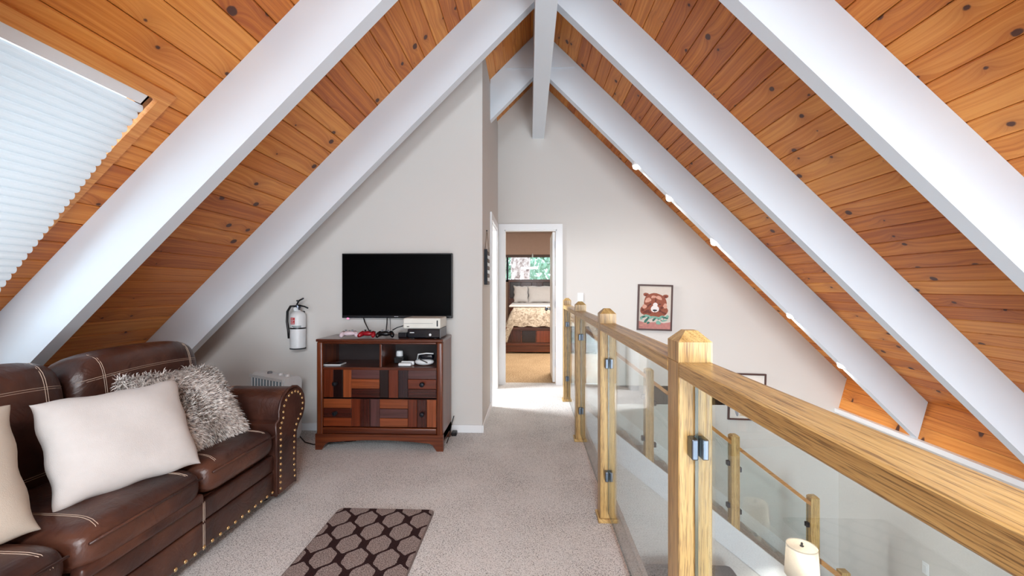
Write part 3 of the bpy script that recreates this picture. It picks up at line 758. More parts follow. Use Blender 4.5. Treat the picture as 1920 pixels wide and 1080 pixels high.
# ------------------------------------------------------------------ television, dresser, consoles
tx0, tx1 = atY(641, 475, 3.66).x, atY(848, 475, 3.66).x; tz1, tz0 = atY(740, 475, 3.66).z, atY(740, 596.5, 3.66).z
tv = empty('television', ((tx0+tx1)/2, 3.70, tz0), 'large flat black television mounted on the wall above the dresser', 'television')
MB().rbox((tx0, 3.66, tz0), (tx1, 3.70, tz1), .004).build('housing', M['black'], tv)
MB().box((tx0+.009, 3.6585, tz0+.022), (tx1-.009, 3.66, tz1-.009)).build('screen', M['screen'], tv)
MB().box(((tx0+tx1)/2-.30, 3.70, tz0+.10), ((tx0+tx1)/2+.30, YT, tz1-.12)).build('wall_mount', M['black'], tv)
MB().box((tx0+.003, 3.657, tz0+.004), (tx1-.003, 3.66, tz0+.012)).build('bottom_bezel', M['navy'], tv)
lx = atY(743, 595, 3.66).x
MB().box((lx-.018, 3.6575, tz0+.009), (lx+.018, 3.6582, tz0+.015)).build('maker_badge', M['whitep'], tv)
p = atY(652, 596, 3.66)
MB().ell((p.x, 3.665, tz0-.004), (.012, .012, .008)).build('status_light', emit('pink_status_light', (1, .25, .45), 1.5), tv)

DX0, DX1, DY0, DY1 = -1.672, -.672, 3.292, 3.66
zd = lambda y: 1.27-(y-540)*DY0/F_PX
dres = empty('dresser', ((DX0+DX1)/2, (DY0+DY1)/2, 0), 'dark cherry dresser with patchwork drawer fronts and open shelves under the television', 'dresser')
ZD = zd(637.5)
st = .048
MB().rbox((DX0-.004, DY0-.006, ZD-.022), (DX1+.004, DY1, ZD), .006).build('top', M['cherry'], dres)
for x0, x1 in ((DX0, DX0+.02), (DX1-.02, DX1)):
    MB().box((x0, DY0+.03, .06), (x1, DY1, ZD-.022)).build('side_panel', M['cherry_side'], dres)
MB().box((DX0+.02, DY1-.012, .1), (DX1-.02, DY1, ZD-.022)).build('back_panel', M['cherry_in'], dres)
for x0, x1 in ((DX0, DX0+st), (DX1-st, DX1)):
    MB().rbox((x0, DY0, .10), (x1, DY0+.03, ZD-.022), .012, 3).build('stile', M['cherry_z'], dres, smooth=True)
zs1, zs0 = zd(647), zd(691)
MB().rbox((DX0+st, DY0, zs1), (DX1-st, DY0+.03, ZD-.022), .012, 3).build('top_rail', M['cherry'], dres, smooth=True)
MB().rbox((DX0+st, DY0+.004, zs0-.022), (DX1-st, DY1-.012, zs0), .004).build('shelf', M['cherry'], dres)
MB().rbox((DX0+st, DY0, .125), (DX1-st, DY0+.03, zd(806)), .010, 3).build('bottom_rail', M['cherry'], dres, smooth=True)
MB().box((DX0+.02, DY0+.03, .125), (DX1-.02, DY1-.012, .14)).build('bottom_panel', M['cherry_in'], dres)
dv = atY(713, 670, DY0).x
MB().rbox((dv-.009, DY0+.006, zs0), (dv+.009, DY1-.012, zs1+.0), .003).build('divider', M['cherry_z'], dres)
arch = [(DX0-.006, .125), (DX0-.006, 0), (DX0+.045, 0), (DX0+.075, .045)]
for i in range(11):
    t = i/10; x = DX0+.10+(DX1-DX0-.20)*t; arch.append((x, .060+.022*math.sin(math.pi*t)))
arch += [(DX1-.075, .045), (DX1-.045, 0), (DX1+.006, 0), (DX1+.006, .125)]
MB().prism(arch, 'y', DY0-.006, DY0+.02).build('plinth', M['cherry'], dres)
for x0, x1 in ((DX0, DX0+.025), (DX1-.025, DX1)):
    MB().prism([(DY0+.02, .125), (DY0+.02, .04), (DY0+.06, .07), (DY1-.09, .07), (DY1-.05, 0), (DY1, 0), (DY1, .125)], 'x', x0, x1).build('side_plinth', M['cherry_side'], dres)
dxa, dxb = DX0+st+.002, DX1-st-.002
bw = (dxb-dxa)/4
PAT = {0: [(1, 0, 2), (5, 2, 3), (0, 1, 6), (5, 1, 3)], 1: [(2, 3, 4), (1, 3, 5), (2, 5, 2), (1, 3, 2)]}
for r_, (y0, y1) in enumerate(((695, 749.5), (752, 805))):
    z1, z0 = zd(y0), zd(y1)
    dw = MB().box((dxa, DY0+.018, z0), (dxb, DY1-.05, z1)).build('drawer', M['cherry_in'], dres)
    for c_ in range(4):
        vert = (c_+r_) % 2 == 0
        xa = dxa+bw*c_
        for s_ in range(3):
            # strips bow out towards the middle of each block
            y_f = DY0+.006+(0 if s_ == 1 else .004)
            if vert:
                fr = [0, .36, .70, 1] if r_ == 0 and c_ == 0 else [0, .32, .66, 1]
                a, b_, c0, c1 = xa+bw*fr[s_], xa+bw*fr[s_+1], z0, z1
            else:
                fr = [0, .34, .68, 1]; a, b_ = xa, xa+bw; c1 = z1-(z1-z0)*fr[s_]; c0 = z1-(z1-z0)*fr[s_+1]
            MB().rbox((a+.0008, y_f, c0+.0008), (b_-.0008, DY0+.018, c1-.0008), .003, 1).build('veneer_strip', STRIP[(PAT[r_][c_][s_], 2 if vert else 0)], dw)
    for xx in (dxa+bw*.46, dxb-bw*.48):
        zz = (z0+z1)/2
        MB().lathe([(.015, 0), (.012, -.006), (.007, -.010), (.007, -.018), (.015, -.022), (.019, -.030), (.014, -.037), (.004, -.039)], (xx, DY0+.006, zz), 16, axis='y').build('knob', M['dark_metal'], dw, smooth=True)
# game controllers on the dresser
def controller(px_, body, accent, label, ry):
    c = atY(px_, 632, 3.40)
    e = empty('game_controller', (c.x, 3.40, ZD+.001), label, 'controller', 'game controllers on the dresser', rot=(0, 0, ry)); e.scale = (.84, .84, .92)
    m = MB(); m._ell((0, 0, .036), (.062, .040, .022), 16, 0)
    m.build('body', body, e, local=True, smooth='all')
    for sx in (-1, 1):
        m = MB(); m.tube([(sx*.050, .008, .036), (sx*.066, -.020, .028), (sx*.072, -.048, .016)], [.024, .021, .014], 12); m.build('grip', body, e, local=True, smooth='all')
        m = MB(); m.lathe([(.007, .05), (.007, .060), (.011, .064), (.009, .068)], (sx*.030, .006 if sx < 0 else -.014, 0), 12); m.build('thumbstick', accent, e, local=True, smooth=True)
        m = MB(); m.rbox((sx*.042-.018, .030, .034), (sx*.042+.018, .046, .052), .005); m.build('trigger', accent, e, local=True)
    m = MB(); m.lathe([(.007, .056), (.007, .0600)], (0, .010, 0), 12); m.build('guide_button', M['steel'], e, local=True)
controller(655, M['pink'], M['greyp'], 'pale pink and white game controller, leftmost on the dresser', .3)
controller(690, M['red'], M['black'], 'red and black game controller between two others on the dresser', -.1)
controller(723, M['black'], M['greyp'], 'black game controller, rightmost of the three on the dresser', .15)
# consoles
def at_top(px_, Y): return atY(px_, 630, Y).x
x0, x1 = atY(764, 625, 3.34).x, atY(824.5, 625, 3.34).x
con = empty('game_console', ((x0+x1)/2, 3.46, ZD), 'glossy black game console lying flat on the dresser', 'game console')
zt1 = atY(790, 616.5, 3.34).z
MB().rbox((x0, 3.335, ZD+.006), (x1, 3.60, zt1), .008).build('case', M['navy'], con)
MB().box((x0+.02, 3.3335, ZD+.046), (x0+.055, 3.335, ZD+.052)).build('badge', M['whitep'], con)
MB().lathe([(.010, 0), (.010, -.002)], (x1-.075, 3.335, ZD+.032), 16, axis='y').build('power_button', M['whitep'], con)
MB().rbox((x1, 3.345, ZD+.004), (x1+.004, 3.595, zt1-.002), .001).build('side_grille', M['greyp'], con)
for xx in (x0+.03, x1-.05):
    MB().box((xx, 3.36, ZD), (xx+.02, 3.58, ZD+.006)).build('foot', M['black'], con)
con2 = empty('game_console', ((x0+x1)/2, 3.46, zt1), 'off-white game console stacked on top of the black one', 'game console')
xw0, xw1 = atY(756, 605, 3.35).x, atY(826, 605, 3.35).x; zt2 = atY(790, 596.5, 3.35).z
MB().rbox((xw0, 3.345, zt1), (xw1, 3.60, zt2), .010).build('case', M['offwhite'], con2)
MB().box((xw0+.01, 3.3435, (zt1+zt2)/2-.001), (xw1-.06, 3.345, (zt1+zt2)/2+.001)).build('disc_tray_seam', M['greyp'], con2)
MB().rbox((xw1-.030, 3.342, zt1+.018), (xw1-.020, 3.346, zt2-.018), .002).build('front_slot', M['ink'], con2)
MB().rbox((xw0+.03, 3.342, zt1+.014), (xw0+.05, 3.346, zt1+.020), .002).build('usb_port', M['black'], con2)
p0, p1 = atY(748, 628, 3.42).x, atY(764, 628, 3.42).x
o = MB().rbox((p0, 3.40, ZD), (p1-.004, 3.50, ZD+.042), .004).box((p0+.004, 3.3985, ZD+.008), (p0+.008, 3.40, ZD+.034)).build('adapter_box', M['navy']); tag(o, 'small dark box left of the black console on the dresser', 'box')
# cables
def cable(pts, r, label, mat=None):
    o = MB().tube(pts, r, 6).build('cable', mat or M['black'], smooth='all'); return tag(o, label, 'cable', 'cables around the dresser')
cable([atY(681, 594, 3.71), atY(684, 604, 3.70), atY(690, 616, 3.66), atY(694, 621, 3.58)+Vector((0, 0, -.01))], .005, 'black cable slanting from the television down behind the red controller')
cable([atY(726, 594, 3.715), atY(725.5, 606, 3.70), atY(724, 620, 3.63)], .0045, 'thick black cable hanging straight from the television behind the black controller')
cable([atY(731, 594, 3.72), atY(731.5, 606, 3.70), atY(732, 621, 3.63)], .0028, 'thin grey cable hanging beside the thick black one under the television', M['greyp'])
cable([atY(736, 619, 3.52), atY(745, 614, 3.52), atY(757, 610.5, 3.52)], .0045, 'short black cable rising to the back of the off-white console')
cable([(DX1+.012, 3.40, .025), (DX1+.014, 3.50, .05), (DX1+.016, 3.60, .12), (DX1+.02, 3.68, .16)], .004, 'black cord slanting up along the right side of the dresser foot')
o = MB().rbox((DX1+.006, 3.63, 0), (DX1+.05, 3.69, .035), .006).build('plug_adapter', M['black']); tag(o, 'black plug adapter on the carpet behind the right dresser foot', 'adapter')
cable([atZ(552, 806, .006), atZ(562, 818, .006), atZ(572, 829, .006), atZ(588, 833.5, .006), atZ(606, 833, .006)+Vector((0, .02, 0)), atZ(640, 829, .006), atZ(668, 826, .006)], .005, 'black power cord lying on the carpet from the fan to the dresser')
cable([atY(610, 633, 3.55), atY(622, 630, 3.55), atY(634, 628.5, 3.56), atY(646, 626.5, 3.57)], .002, 'thin grey cord on the dresser left of the pale controller', M['greyp'])
# things on the dresser shelves
zs0 += .0015
a = atZ(634, 680, zs0+.004); 
o = MB().rbox((a.x-.085, a.y-.05+.02, zs0), (a.x+.06, a.y+.10, zs0+.010), .004).build('tablet_case', M['ink'], None)
e = empty('tablet', (a.x, 3.40, zs0), 'tablet with a pale rim lying on the left dresser shelf', 'tablet'); bpy.data.objects.remove(o)
MB().rbox((a.x-.085, 3.34, zs0), (a.x+.075, 3.45, zs0+.010), .004).build('case', M['whitep'], e)
MB().rbox((a.x-.072, 3.355, zs0+.010), (a.x+.062, 3.435, zs0+.0115), .0005, 1).build('screen', M['navy'], e)
x_ = atY(748, 668, 3.5)
o = MB().rbox((x_.x-.030, 3.46, zs0), (x_.x+.05, 3.58, zs0+.05), .006).build('charging_dock', M['black']); tag(o, 'low black dock on the right dresser shelf under the small white device', 'dock')
m = MB(); m.lathe([(.022, 0), (.028, .004), (.028, .030), (.024, .046), (.010, .050)], (x_.x, 3.52, zs0+.05), 16)
o = m.build('sensor_puck', M['whitep'], smooth=True); tag(o, 'small rounded white device standing on the black dock in the dresser', 'device')
x_ = atY(762, 686, 3.38).x
e = empty('game_remote', (x_, 3.37, zs0), 'white motion controller lying on the right dresser shelf', 'controller')
MB().rbox((x_-.055, 3.335, zs0), (x_+.05, 3.375, zs0+.026), .010, 3).build('body', M['whitep'], e, smooth=True)
MB().rbox((x_-.045, 3.38, zs0), (x_+.06, 3.41, zs0+.034), .010, 3).build('grip', M['whitep'], e, smooth=True)
x_ = atY(799, 680, 3.40).x-.014
e = empty('headset', (x_, 3.42, zs0), 'white headset with a dark blue visor on the right dresser shelf', 'headset')
m = MB(); m._ell((x_, 3.40, zs0+.028), (.078, .05, .028), 16, 0); m.build('body', M['whitep'], e, smooth='all')
MB().rbox((x_-.03, 3.36, zs0+.048), (x_+.08, 3.43, zs0+.098), .018, 3).build('visor', M['navy'], e, smooth=True)
MB().tube([(x_-.05, 3.37, zs0+.05), (x_-.035, 3.345, zs0+.095), (x_+.03, 3.340, zs0+.104), (x_+.085, 3.35, zs0+.10)], .005, 8).build('strap', M['whitep'], e, smooth='all')
MB().tube([(x_-.04, 3.36, zs0+.085), (x_-.015, 3.335, zs0+.055), (x_+.04, 3.335, zs0+.030)], .004, 8).build('strap', M['black'], e, smooth='all')

# ------------------------------------------------------------------ fire extinguisher
c = atY(554.5, 620, 3.62)
fe = empty('fire_extinguisher', (c.x, 3.65, atY(555, 654, 3.62).z), 'white fire extinguisher with black hose hung on the wall left of the television', 'fire extinguisher')
z0 = atY(555, 653.5, 3.65).z; z1 = atY(555, 584, 3.65).z; r = .064; yc = 3.655
MB().lathe([(r*.9, z0), (r, z0+.01), (r, z1-.045), (r*.93, z1-.022), (r*.7, z1-.004), (r*.35, z1+.006), (.02, z1+.012)], (c.x, yc, 0), 28).build('cylinder', M['whitep'], fe, smooth=30)
MB().lathe([(r+.001, z0-.002), (r+.001, z0+.008)], (c.x, yc, 0), 28).build('base_ring', M['ink'], fe, smooth=True)
zb_ = atY(555, 616, 3.6).z
MB().lathe([(r+.002, zb_-.006), (r+.002, zb_+.006)], (c.x, yc, 0), 28).build('strap', M['black'], fe, smooth=True)
MB().lathe([(.018, z1+.01), (.018, z1+.03), (.026, z1+.034), (.026, z1+.055), (.014, z1+.06)], (c.x, yc, 0), 14).build('valve', M['steel'], fe, smooth=True)
MB().lathe([(.017, 0), (.017, -.012)], (c.x-.006, yc-.02, z1+.022), 14, axis='y').build('gauge', M['whitep'], fe, smooth=True)
MB().tube([(c.x-.03, yc, z1+.045), (c.x+.02, yc-.02, z1+.055), (c.x+.08, yc-.04, z1+.045), (c.x+.115, yc-.05, z1+.032)], .007, 8).build('handle', M['dark_metal'], fe, smooth='all')
MB().tube([(c.x-.01, yc, z1+.06), (c.x+.015, yc-.01, z1+.095), (c.x+.065, yc-.03, z1+.115)], .007, 8).build('lever', M['dark_metal'], fe, smooth='all')
MB().lathe([(.006, 0), (.016, .004), (.016, .012), (.006, .016)], (c.x+.005, yc-.005, z1+.085), 12).build('pin', M['black'], fe, smooth=True)
MB().tube([(c.x-.02, yc, z1+.045), (c.x-.06, yc-.01, z1+.045), (c.x-.088, yc-.01, z1+.0), (c.x-.092, yc-.01, z1-.09), (c.x-.08, yc-.01, z1-.17), (c.x-.074, yc-.008, z1-.235)], [.009, .010, .010, .010, .010, .012], 10).build('hose', M['black'], fe, smooth='all')
def patch(x0, x1, za, zb, name, mat, k=.0012):      # patch wrapped on the cylinder front
    m = MB(); vs = []; fs = []; N = 8
    for i in range(N+1):
        a = x0+(x1-x0)*i/N
        for z in (za, zb): vs.append((c.x+(r+k)*math.sin(a), yc-(r+k)*math.cos(a), z))
        if i: fs.append((2*i-2, 2*i, 2*i+1, 2*i-1))
    m.add(vs, fs); return m.build(name, mat, fe, smooth='all')
zr1, zr0 = atY(555, 595.5, 3.6).z, atY(555, 608, 3.6).z
lb_ = patch(-.55, .12, zr0, zr1, 'label', plain('red_label', srgb(196, 40, 48), .5))
for i in range(4):
    za = zr0+(zr1-zr0)*(.14+.21*i); patch(-.48, .05-.12*(i % 2), za, za+.004, 'label_line', M['whitep'], .0018)
patch(-.3, .9, zr0-.020, zr0-.014, 'label_text', plain('green_print', srgb(40, 90, 80), .5)); patch(-.1, .9, zr0-.030, zr0-.026, 'label_text', M['ink'])
MB().box((c.x-.02, yc+r-.004, z0+.10), (c.x+.02, YT, z1)).build('wall_bracket', M['dark_metal'], fe)

# ------------------------------------------------------------------ box fan behind the sofa arm
near = Vector((atY(533, 760, 3.40).x, 3.40, 0)); far_ = Vector((atY(470, 760, 3.62).x, 3.62, 0))
ex = (near-far_); fwid = ex.length
ang = math.atan2(ex.y, ex.x); fh = .535; fd = .155
fan = empty('box_fan', near, 'white box fan with grille bars and knobs standing behind the far sofa arm', 'fan', rot=(0, 0, ang))
def rrect(w0, w1, h0, h1, r, n=5):
    pts = []
    for (cx, cz, a0) in ((w1-r, h0+r, -90), (w1-r, h1-r, 0), (w0+r, h1-r, 90), (w0+r, h0+r, 180)):
        for i in range(n+1):
            a = R(a0+90*i/n); pts.append((cx+r*math.cos(a), cz+r*math.sin(a)))
    return pts
# local x: along the grille face (ending at the near corner x=0), local y: depth
MB().prism([(p[0], p[1]) for p in rrect(0, fd, .02, fh, .05)], 'x', -fwid, -.0).build('case', M['whitep'], fan, local=True, smooth=30)
m = MB()
for i in range(11):
    x = -fwid+.025+(fwid-.05)*i/10; m.box((x-.005, -.008, .05), (x+.005, .0, fh-.035))
gr = m.build('grille_bars', M['whitep'], fan, local=True)
MB().box((-fwid+.02, -.0015, .05), (-.02, .001, fh-.03)).build('grille_recess', plain('fan_recess', srgb(120, 140, 150), .7), fan, local=True)
for za, zb2 in ((fh-.035, fh-.012), (.03, .05)): MB().box((-fwid, -.012, za), (-.01, .0, zb2)).build('grille_frame', M['whitep'], fan, local=True)
for x in (-fwid*.62, -fwid*.30, -fwid*.10):
    MB().lathe([(.020, fh-.004), (.020, fh+.012), (.015, fh+.018), (.003, fh+.018)], (x, .06, 0), 14).build('knob', M['greyp'] if x < -fwid*.5 else M['whitep'], fan, local=True, smooth=True)
for x in (-fwid+.05, -.05):
    MB().rbox((x-.02, -.005, 0), (x+.02, fd+.005, .022), .004).build('foot', M['whitep'], fan, local=True)

# ------------------------------------------------------------------ wall art, switches, sign
def picture(name, tl, tr__, br, bl_, label, draw):
    Y = YF; q = [atY(*p, Y-.014) for p in (tl, tr__, br, bl_)]
    c = sum(q, Vector())/4; wd = ((q[1]-q[0]).length+(q[2]-q[3]).length)/2; ht = ((q[3]-q[0]).length+(q[2]-q[1]).length)/2
    tilt = math.atan2((q[1]-q[0]).z+(q[2]-q[3]).z, (q[1]-q[0]).x+(q[2]-q[3]).x)
    e = empty(name, (c.x, Y-.012, c.z), label, 'picture', 'framed animal prints on the far wall', rot=(0, -tilt, 0))
    m = MB(); b = .021; w2, h2 = wd/2, ht/2
    for a in ((-w2, h2-b, w2, h2), (-w2, -h2, w2, -h2+b), (-w2, -h2+b, -w2+b, h2-b), (w2-b, -h2+b, w2, h2-b)):
        m.box((a[0], -.012, a[1]), (a[2], .012, a[3]))
    m.build('frame', plain('dark_frame_'+name, srgb(74, 50, 46), .45), e, local=True)
    m = MB(); mats = draw(m, w2-b, h2-b); m.build('print', mats, e, local=True)
    return e
def flat(m, pts, depth, mi):
    m.add([(x, depth, z) for x, z in pts], [tuple(range(len(pts)))], mi)
def blob(cx, cz, rx, rz_, n=18, wob=0, seed=0, rot=0):
    rr = random.Random(seed); ph = rr.random()*6
    out = []
    for i in range(n):
        a = i*2*math.pi/n; k = 1+wob*math.sin(3*a+ph)+wob*.6*math.sin(7*a+ph*2)
        x, z = rx*k*math.cos(a), rz_*k*math.sin(a); out.append((cx+x*math.cos(rot)-z*math.sin(rot), cz+x*math.sin(rot)+z*math.cos(rot)))
    return out
def water(name, c, v=.22): return plain(name, c, .9, var=v, scale=30, spec=.1)
def draw_bear(m, w, h):
    mats = [water('print_paper', srgb(208, 198, 188), .05), water('print_fur', srgb(146, 88, 72)), water('print_fur_dark', srgb(112, 68, 60)), water('print_muzzle', srgb(226, 218, 216), .06),
            M['ink'], water('print_leaf', srgb(128, 172, 156)), water('print_leaf_dark', srgb(70, 116, 104)), water('print_pink', srgb(186, 130, 124)), water('print_highlight', srgb(206, 156, 138))]
    flat(m, [(-w, -h), (w, -h), (w, h), (-w, h)], -.002, 0)
    d = [-.0022]
    def add(pts, mi): d[0] -= .00012; flat(m, pts, d[0], mi)
    X = lambda u: (u-.5)*2*w; Z = lambda v: (.5-v)*2*h
    add([(-w, -h), (w, -h), (w, Z(.83)), (X(.8), Z(.86)), (X(.5), Z(.84)), (X(.2), Z(.86)), (-w, Z(.82))], 7)
    for u, v, k in ((.21, .20, 1), (.83, .23, 2)):
        add(blob(X(u), Z(v), w*.18, h*.085, 16, .05, k), 1); add(blob(X(u+(.01 if u < .5 else -.0)), Z(v+.015), w*.10, h*.05, 14, .06, k), 2)
    add(blob(X(.50), Z(.38), w*.72, h*.44, 26, .025, 3), 1)
    add(blob(X(.48), Z(.56), w*.88, h*.34, 26, .03, 5), 1)
    for u, v, a, b_, mi, r_ in ((.28, .33, .13, .10, 8, .5), (.62, .27, .13, .08, 8, -.4), (.45, .25, .10, .06, 8, .1), (.17, .48, .09, .10, 8, .2), (.82, .46, .08, .12, 8, -.1), (.52, .33, .03, .10, 2, 0),
                               (.24, .60, .14, .07, 2, .4), (.78, .62, .12, .05, 2, -.5), (.30, .46, .10, .04, 2, .8), (.72, .50, .07, .06, 2, .3), (.12, .56, .05, .07, 2, 0), (.34, .62, .06, .06, 2, 0), (.66, .57, .05, .08, 2, .2)):
        add(blob(X(u), Z(v), w*a*2*.8, h*b_*2*.5, 14, .12, int(u*99), r_), mi)
    add(blob(X(.50), Z(.53), w*.26, h*.165, 22, .02, 9), 3); add(blob(X(.51), Z(.43), w*.15, h*.09, 16, .03, 9), 3)
    add(blob(X(.50), Z(.565), w*.145, h*.042, 16, .06, 4), 4); add([(X(.49), Z(.58)), (X(.51), Z(.58)), (X(.505), Z(.64)), (X(.495), Z(.64))], 2)
    for u in (.36, .65): add(blob(X(u), Z(.42), w*.055, h*.022, 12, .05, 2), 4)
    for i, (u, v, a, b_, r_) in enumerate(((.15, .72, .22, .05, .3), (.27, .70, .2, .06, -.2), (.36, .74, .22, .05, .4), (.24, .80, .22, .06, .9), (.60, .75, .22, .05, -.3), (.70, .72, .2, .055, .4), (.83, .73, .22, .05, -.2),
                                           (.62, .85, .16, .09, -.3), (.80, .80, .2, .04, .2), (.48, .78, .14, .05, .8), (.90, .70, .1, .06, .2), (.08, .76, .08, .06, 0), (.30, .86, .10, .05, .5), (.5, .72, .2, .035, 0))):
        add(blob(X(u), Z(v), w*a, h*b_, 12, .10, i, r_), 5 if i % 3 else 6)
    for i, (u, v) in enumerate(((.15, .73), (.30, .73), (.62, .77), (.78, .76), (.45, .81), (.70, .80))): add(blob(X(u), Z(v), w*.05, h*.016, 8, .1, i, .5), 4)
    for i, (u, v) in enumerate(((.08, .92), (.38, .94), (.20, .88), (.7, .95))): add(blob(X(u), Z(v), w*.12, h*.03, 10, .1, i), 7 if i % 2 else 8)
    return mats
picture('framed_bear_print', (1197, 532.5), (1262.2, 535), (1259.2, 620.5), (1193.3, 619), 'dark framed watercolour print of a brown bear above green leaves', draw_bear)
def draw_other(m, w, h):
    mats = [water('print_paper_b', srgb(226, 222, 216), .04), water('print_grey', srgb(150, 156, 164)), M['ink'], water('print_white', srgb(238, 238, 238), .03), water('print_sand', srgb(206, 188, 160))]
    flat(m, [(-w, -h), (w, -h), (w, h), (-w, h)], -.002, 0)
    flat(m, blob(0, h*.05, w*.6, h*.55, 24, .04, 1), -.0022, 1); flat(m, blob(w*.1, -h*.2, w*.45, h*.42, 20, .04, 2), -.0024, 3)
    flat(m, blob(-w*.58, -h*.72, w*.10, h*.20, 12, .1, 3, .3), -.0025, 1); flat(m, blob(-w*.42, -h*.50, w*.05, h*.03, 8, 0), -.0026, 2)
    flat(m, blob(w*.2, -h*.85, w*.6, h*.08, 12, .1, 6), -.0025, 4); flat(m, blob(w*.05, -.0, w*.10, h*.06, 10), -.0026, 2)
    return mats
picture('framed_print', (1367.5, 699), (1437, 701.5), (1434, 789), (1363.5, 786.5), 'thin dark framed print half hidden behind the loft handrail', draw_other)
def switch(name, o_c, axis, label, w=.072, h=.118):
    e = empty(name, o_c, label, 'switch')
    if axis == 'y':
        MB().rbox((o_c.x-w/2, o_c.y-.006, o_c.z-h/2), (o_c.x+w/2, o_c.y, o_c.z+h/2), .003).build('plate', M['trim'], e)
        MB().rbox((o_c.x-.017, o_c.y-.010, o_c.z-.034), (o_c.x+.017, o_c.y-.006, o_c.z+.034), .002).build('rocker', M['whitep'], e)
    else:
        MB().rbox((o_c.x-.006, o_c.y-w/2, o_c.z-h/2), (o_c.x, o_c.y+w/2, o_c.z+h/2), .003).build('plate', M['trim'], e)
        MB().rbox((o_c.x-.010, o_c.y-.017, o_c.z-.034), (o_c.x-.006, o_c.y+.017, o_c.z+.034), .002).build('rocker', M['whitep'], e)
switch('light_switch', atY(1088.5, 557.5, YF), 'y', 'white light switch on the far wall right of the bedroom door')
switch('light_switch', atX(1736, 1066, XK), 'x', 'white light switch low on the tall right wall below the handrail')
# hanging slatted sign on the corridor wall
a = atX(908.5, 500, XC); 
yA = atX(907.5, 500, XC).y; yB_ = atX(915.5, 500, XC).y; zt_ = atX(911, 470, XC).z; zb_ = atX(911, 534, XC).z
sg = empty('hanging_sign', (XC, (yA+yB_)/2, zb_), 'narrow slatted wooden sign hanging by a string on the corridor wall', 'sign')
MB().rbox((XC+.002, yA, zb_), (XC+.030, yA+.022, zt_), .003).build('side_bar', M['ink'], sg)
MB().rbox((XC+.002, yB_-.022, zb_), (XC+.018, yB_, zt_), .003).build('side_bar', M['trim'], sg)
for i in range(9):
    z0 = zb_+(zt_-zb_)*i/9; m = MB().rbox((XC+.004, yA+.022, z0+.002), (XC+.016, yB_-.022, z0+(zt_-zb_)/9-.002), .002)
    m.build('slat', plain('sign_slat_dark', srgb(112, 104, 100), .8) if i % 2 == 0 else M['trim'], sg)
zh = atX(910.5, 431, XC).z; ym = (yA+yB_)/2
MB().tube([(XC+.01, yA+.01, zt_), (XC+.006, ym, zh), (XC+.01, yB_-.01, zt_)], .0025, 6).build('string', plain('jute', srgb(110, 90, 70), .9), sg)
MB().lathe([(.006, 0), (.006, .012)], (XC, ym, zh), 8, axis='x').build('nail', M['dark_metal'], sg)

# ------------------------------------------------------------------ spotlights along the back of the far rafter
spots = [(1193, 310), (1256, 370), (1340, 453), (1420, 525), (1483, 589.5), (1578, 683)]
words = ['first', 'second', 'third', 'fourth and faintest', 'fifth', 'sixth']
for k, (px_, py_) in enumerate(spots):
    p = atY(px_, py_, 4.545); small = k == 3
    p.z -= .012; e = empty('spotlight', p, '%s lit spotlight down from the ridge on the far white rafter' % words[k], 'spotlight', 'spotlights on the far rafter')
    s_ = .45 if small else 1
    MB().lathe([(.040*s_, .060), (.044*s_, .054), (.044*s_, .012), (.040*s_, .008)], (p.x, p.y, p.z+.0), 16).build('housing', M['trim'], e, smooth=40)
    MB().ell((p.x, p.y, p.z+.002), (.038*s_, .038*s_, .034*s_)).build('bulb', M['bulb'], e, smooth='all')
    if not small:
        d = bpy.data.lights.new('spot_glow', 'SPOT'); d.energy = 11; d.color = (1, .94, .87); d.spot_size = R(150); d.spot_blend = .8; d.shadow_soft_size = .03
        lo_ = bpy.data.objects.new('spot_glow', d); COL.objects.link(lo_); lo_.parent = e; lo_.location = (0, 0, -.040); lo_.rotation_euler = (R(18), 0, 0)

# ------------------------------------------------------------------ lower floor: lamp on side table, dark sofa back
lp = atY(1503.5, 1023, 4.40)
lamp = empty('table_lamp', (lp.x, 4.40, ZG+.6), 'table lamp with a lit white drum shade beside the lower stairs', 'lamp')
ztop = lp.z
m = MB(); m.lathe([(.136, ztop), (.152, ztop-.30), (.150, ztop-.30), (.134, ztop)], (lp.x, 4.40, 0), 40)
m.f = m.f[:-2]; m.mi = m.mi[:-2]; m.build('shade', M['shade'], lamp, smooth='all')
MB().lathe([(.133, ztop-.012), (.133, ztop-.008)], (lp.x, 4.40, 0), 40).build('diffuser', M['shade'], lamp)
MB().lathe([(.016, ztop-.008), (.020, ztop), (.008, ztop+.006), (.012, ztop+.022), (.004, ztop+.034)], (lp.x, 4.40, 0), 14).build('finial', M['dark_metal'], lamp, smooth=True)
MB().lathe([(.10, ZG+.6), (.10, ZG+.62), (.03, ZG+.65), (.07, ZG+.75), (.06, ZG+.86), (.02, ZG+.92), (.012, ztop-.02)], (lp.x, 4.40, 0), 24).build('base', M['offwhite'], lamp, smooth=True)
d = bpy.data.lights.new('lamp_bulb', 'POINT'); d.energy = 28; d.color = (1, .9, .8); d.shadow_soft_size = .04
lo_ = bpy.data.objects.new('lamp_bulb', d); COL.objects.link(lo_); lo_.parent = lamp; lo_.location = (.05, 0, ztop-.16-(ZG+.6))
tb = empty('side_table', (lp.x, 4.40, ZG), 'dark side table under the lit lamp on the lower floor', 'table')
MB().rbox((lp.x-.25, 4.16, ZG+.565), (lp.x+.25, 4.64, ZG+.6), .006).build('table_top', M['cherry'], tb)
for sx in (-.22, .18):
    for sy in (4.18, 4.58): MB().box((lp.x+sx, sy, ZG), (lp.x+sx+.04, sy+.04, ZG+.565)).build('leg', M['cherry_z'], tb)
q0 = atY(1212, 1062, 4.45); q1 = atY(1385, 1080, 4.45)
ls = empty('lower_sofa', ((q0.x+q1.x)/2, 4.2, ZG), 'dark fabric sofa on the lower floor seen below the stair stringer', 'sofa')
zz = atY(1300, 1074, 4.45).z
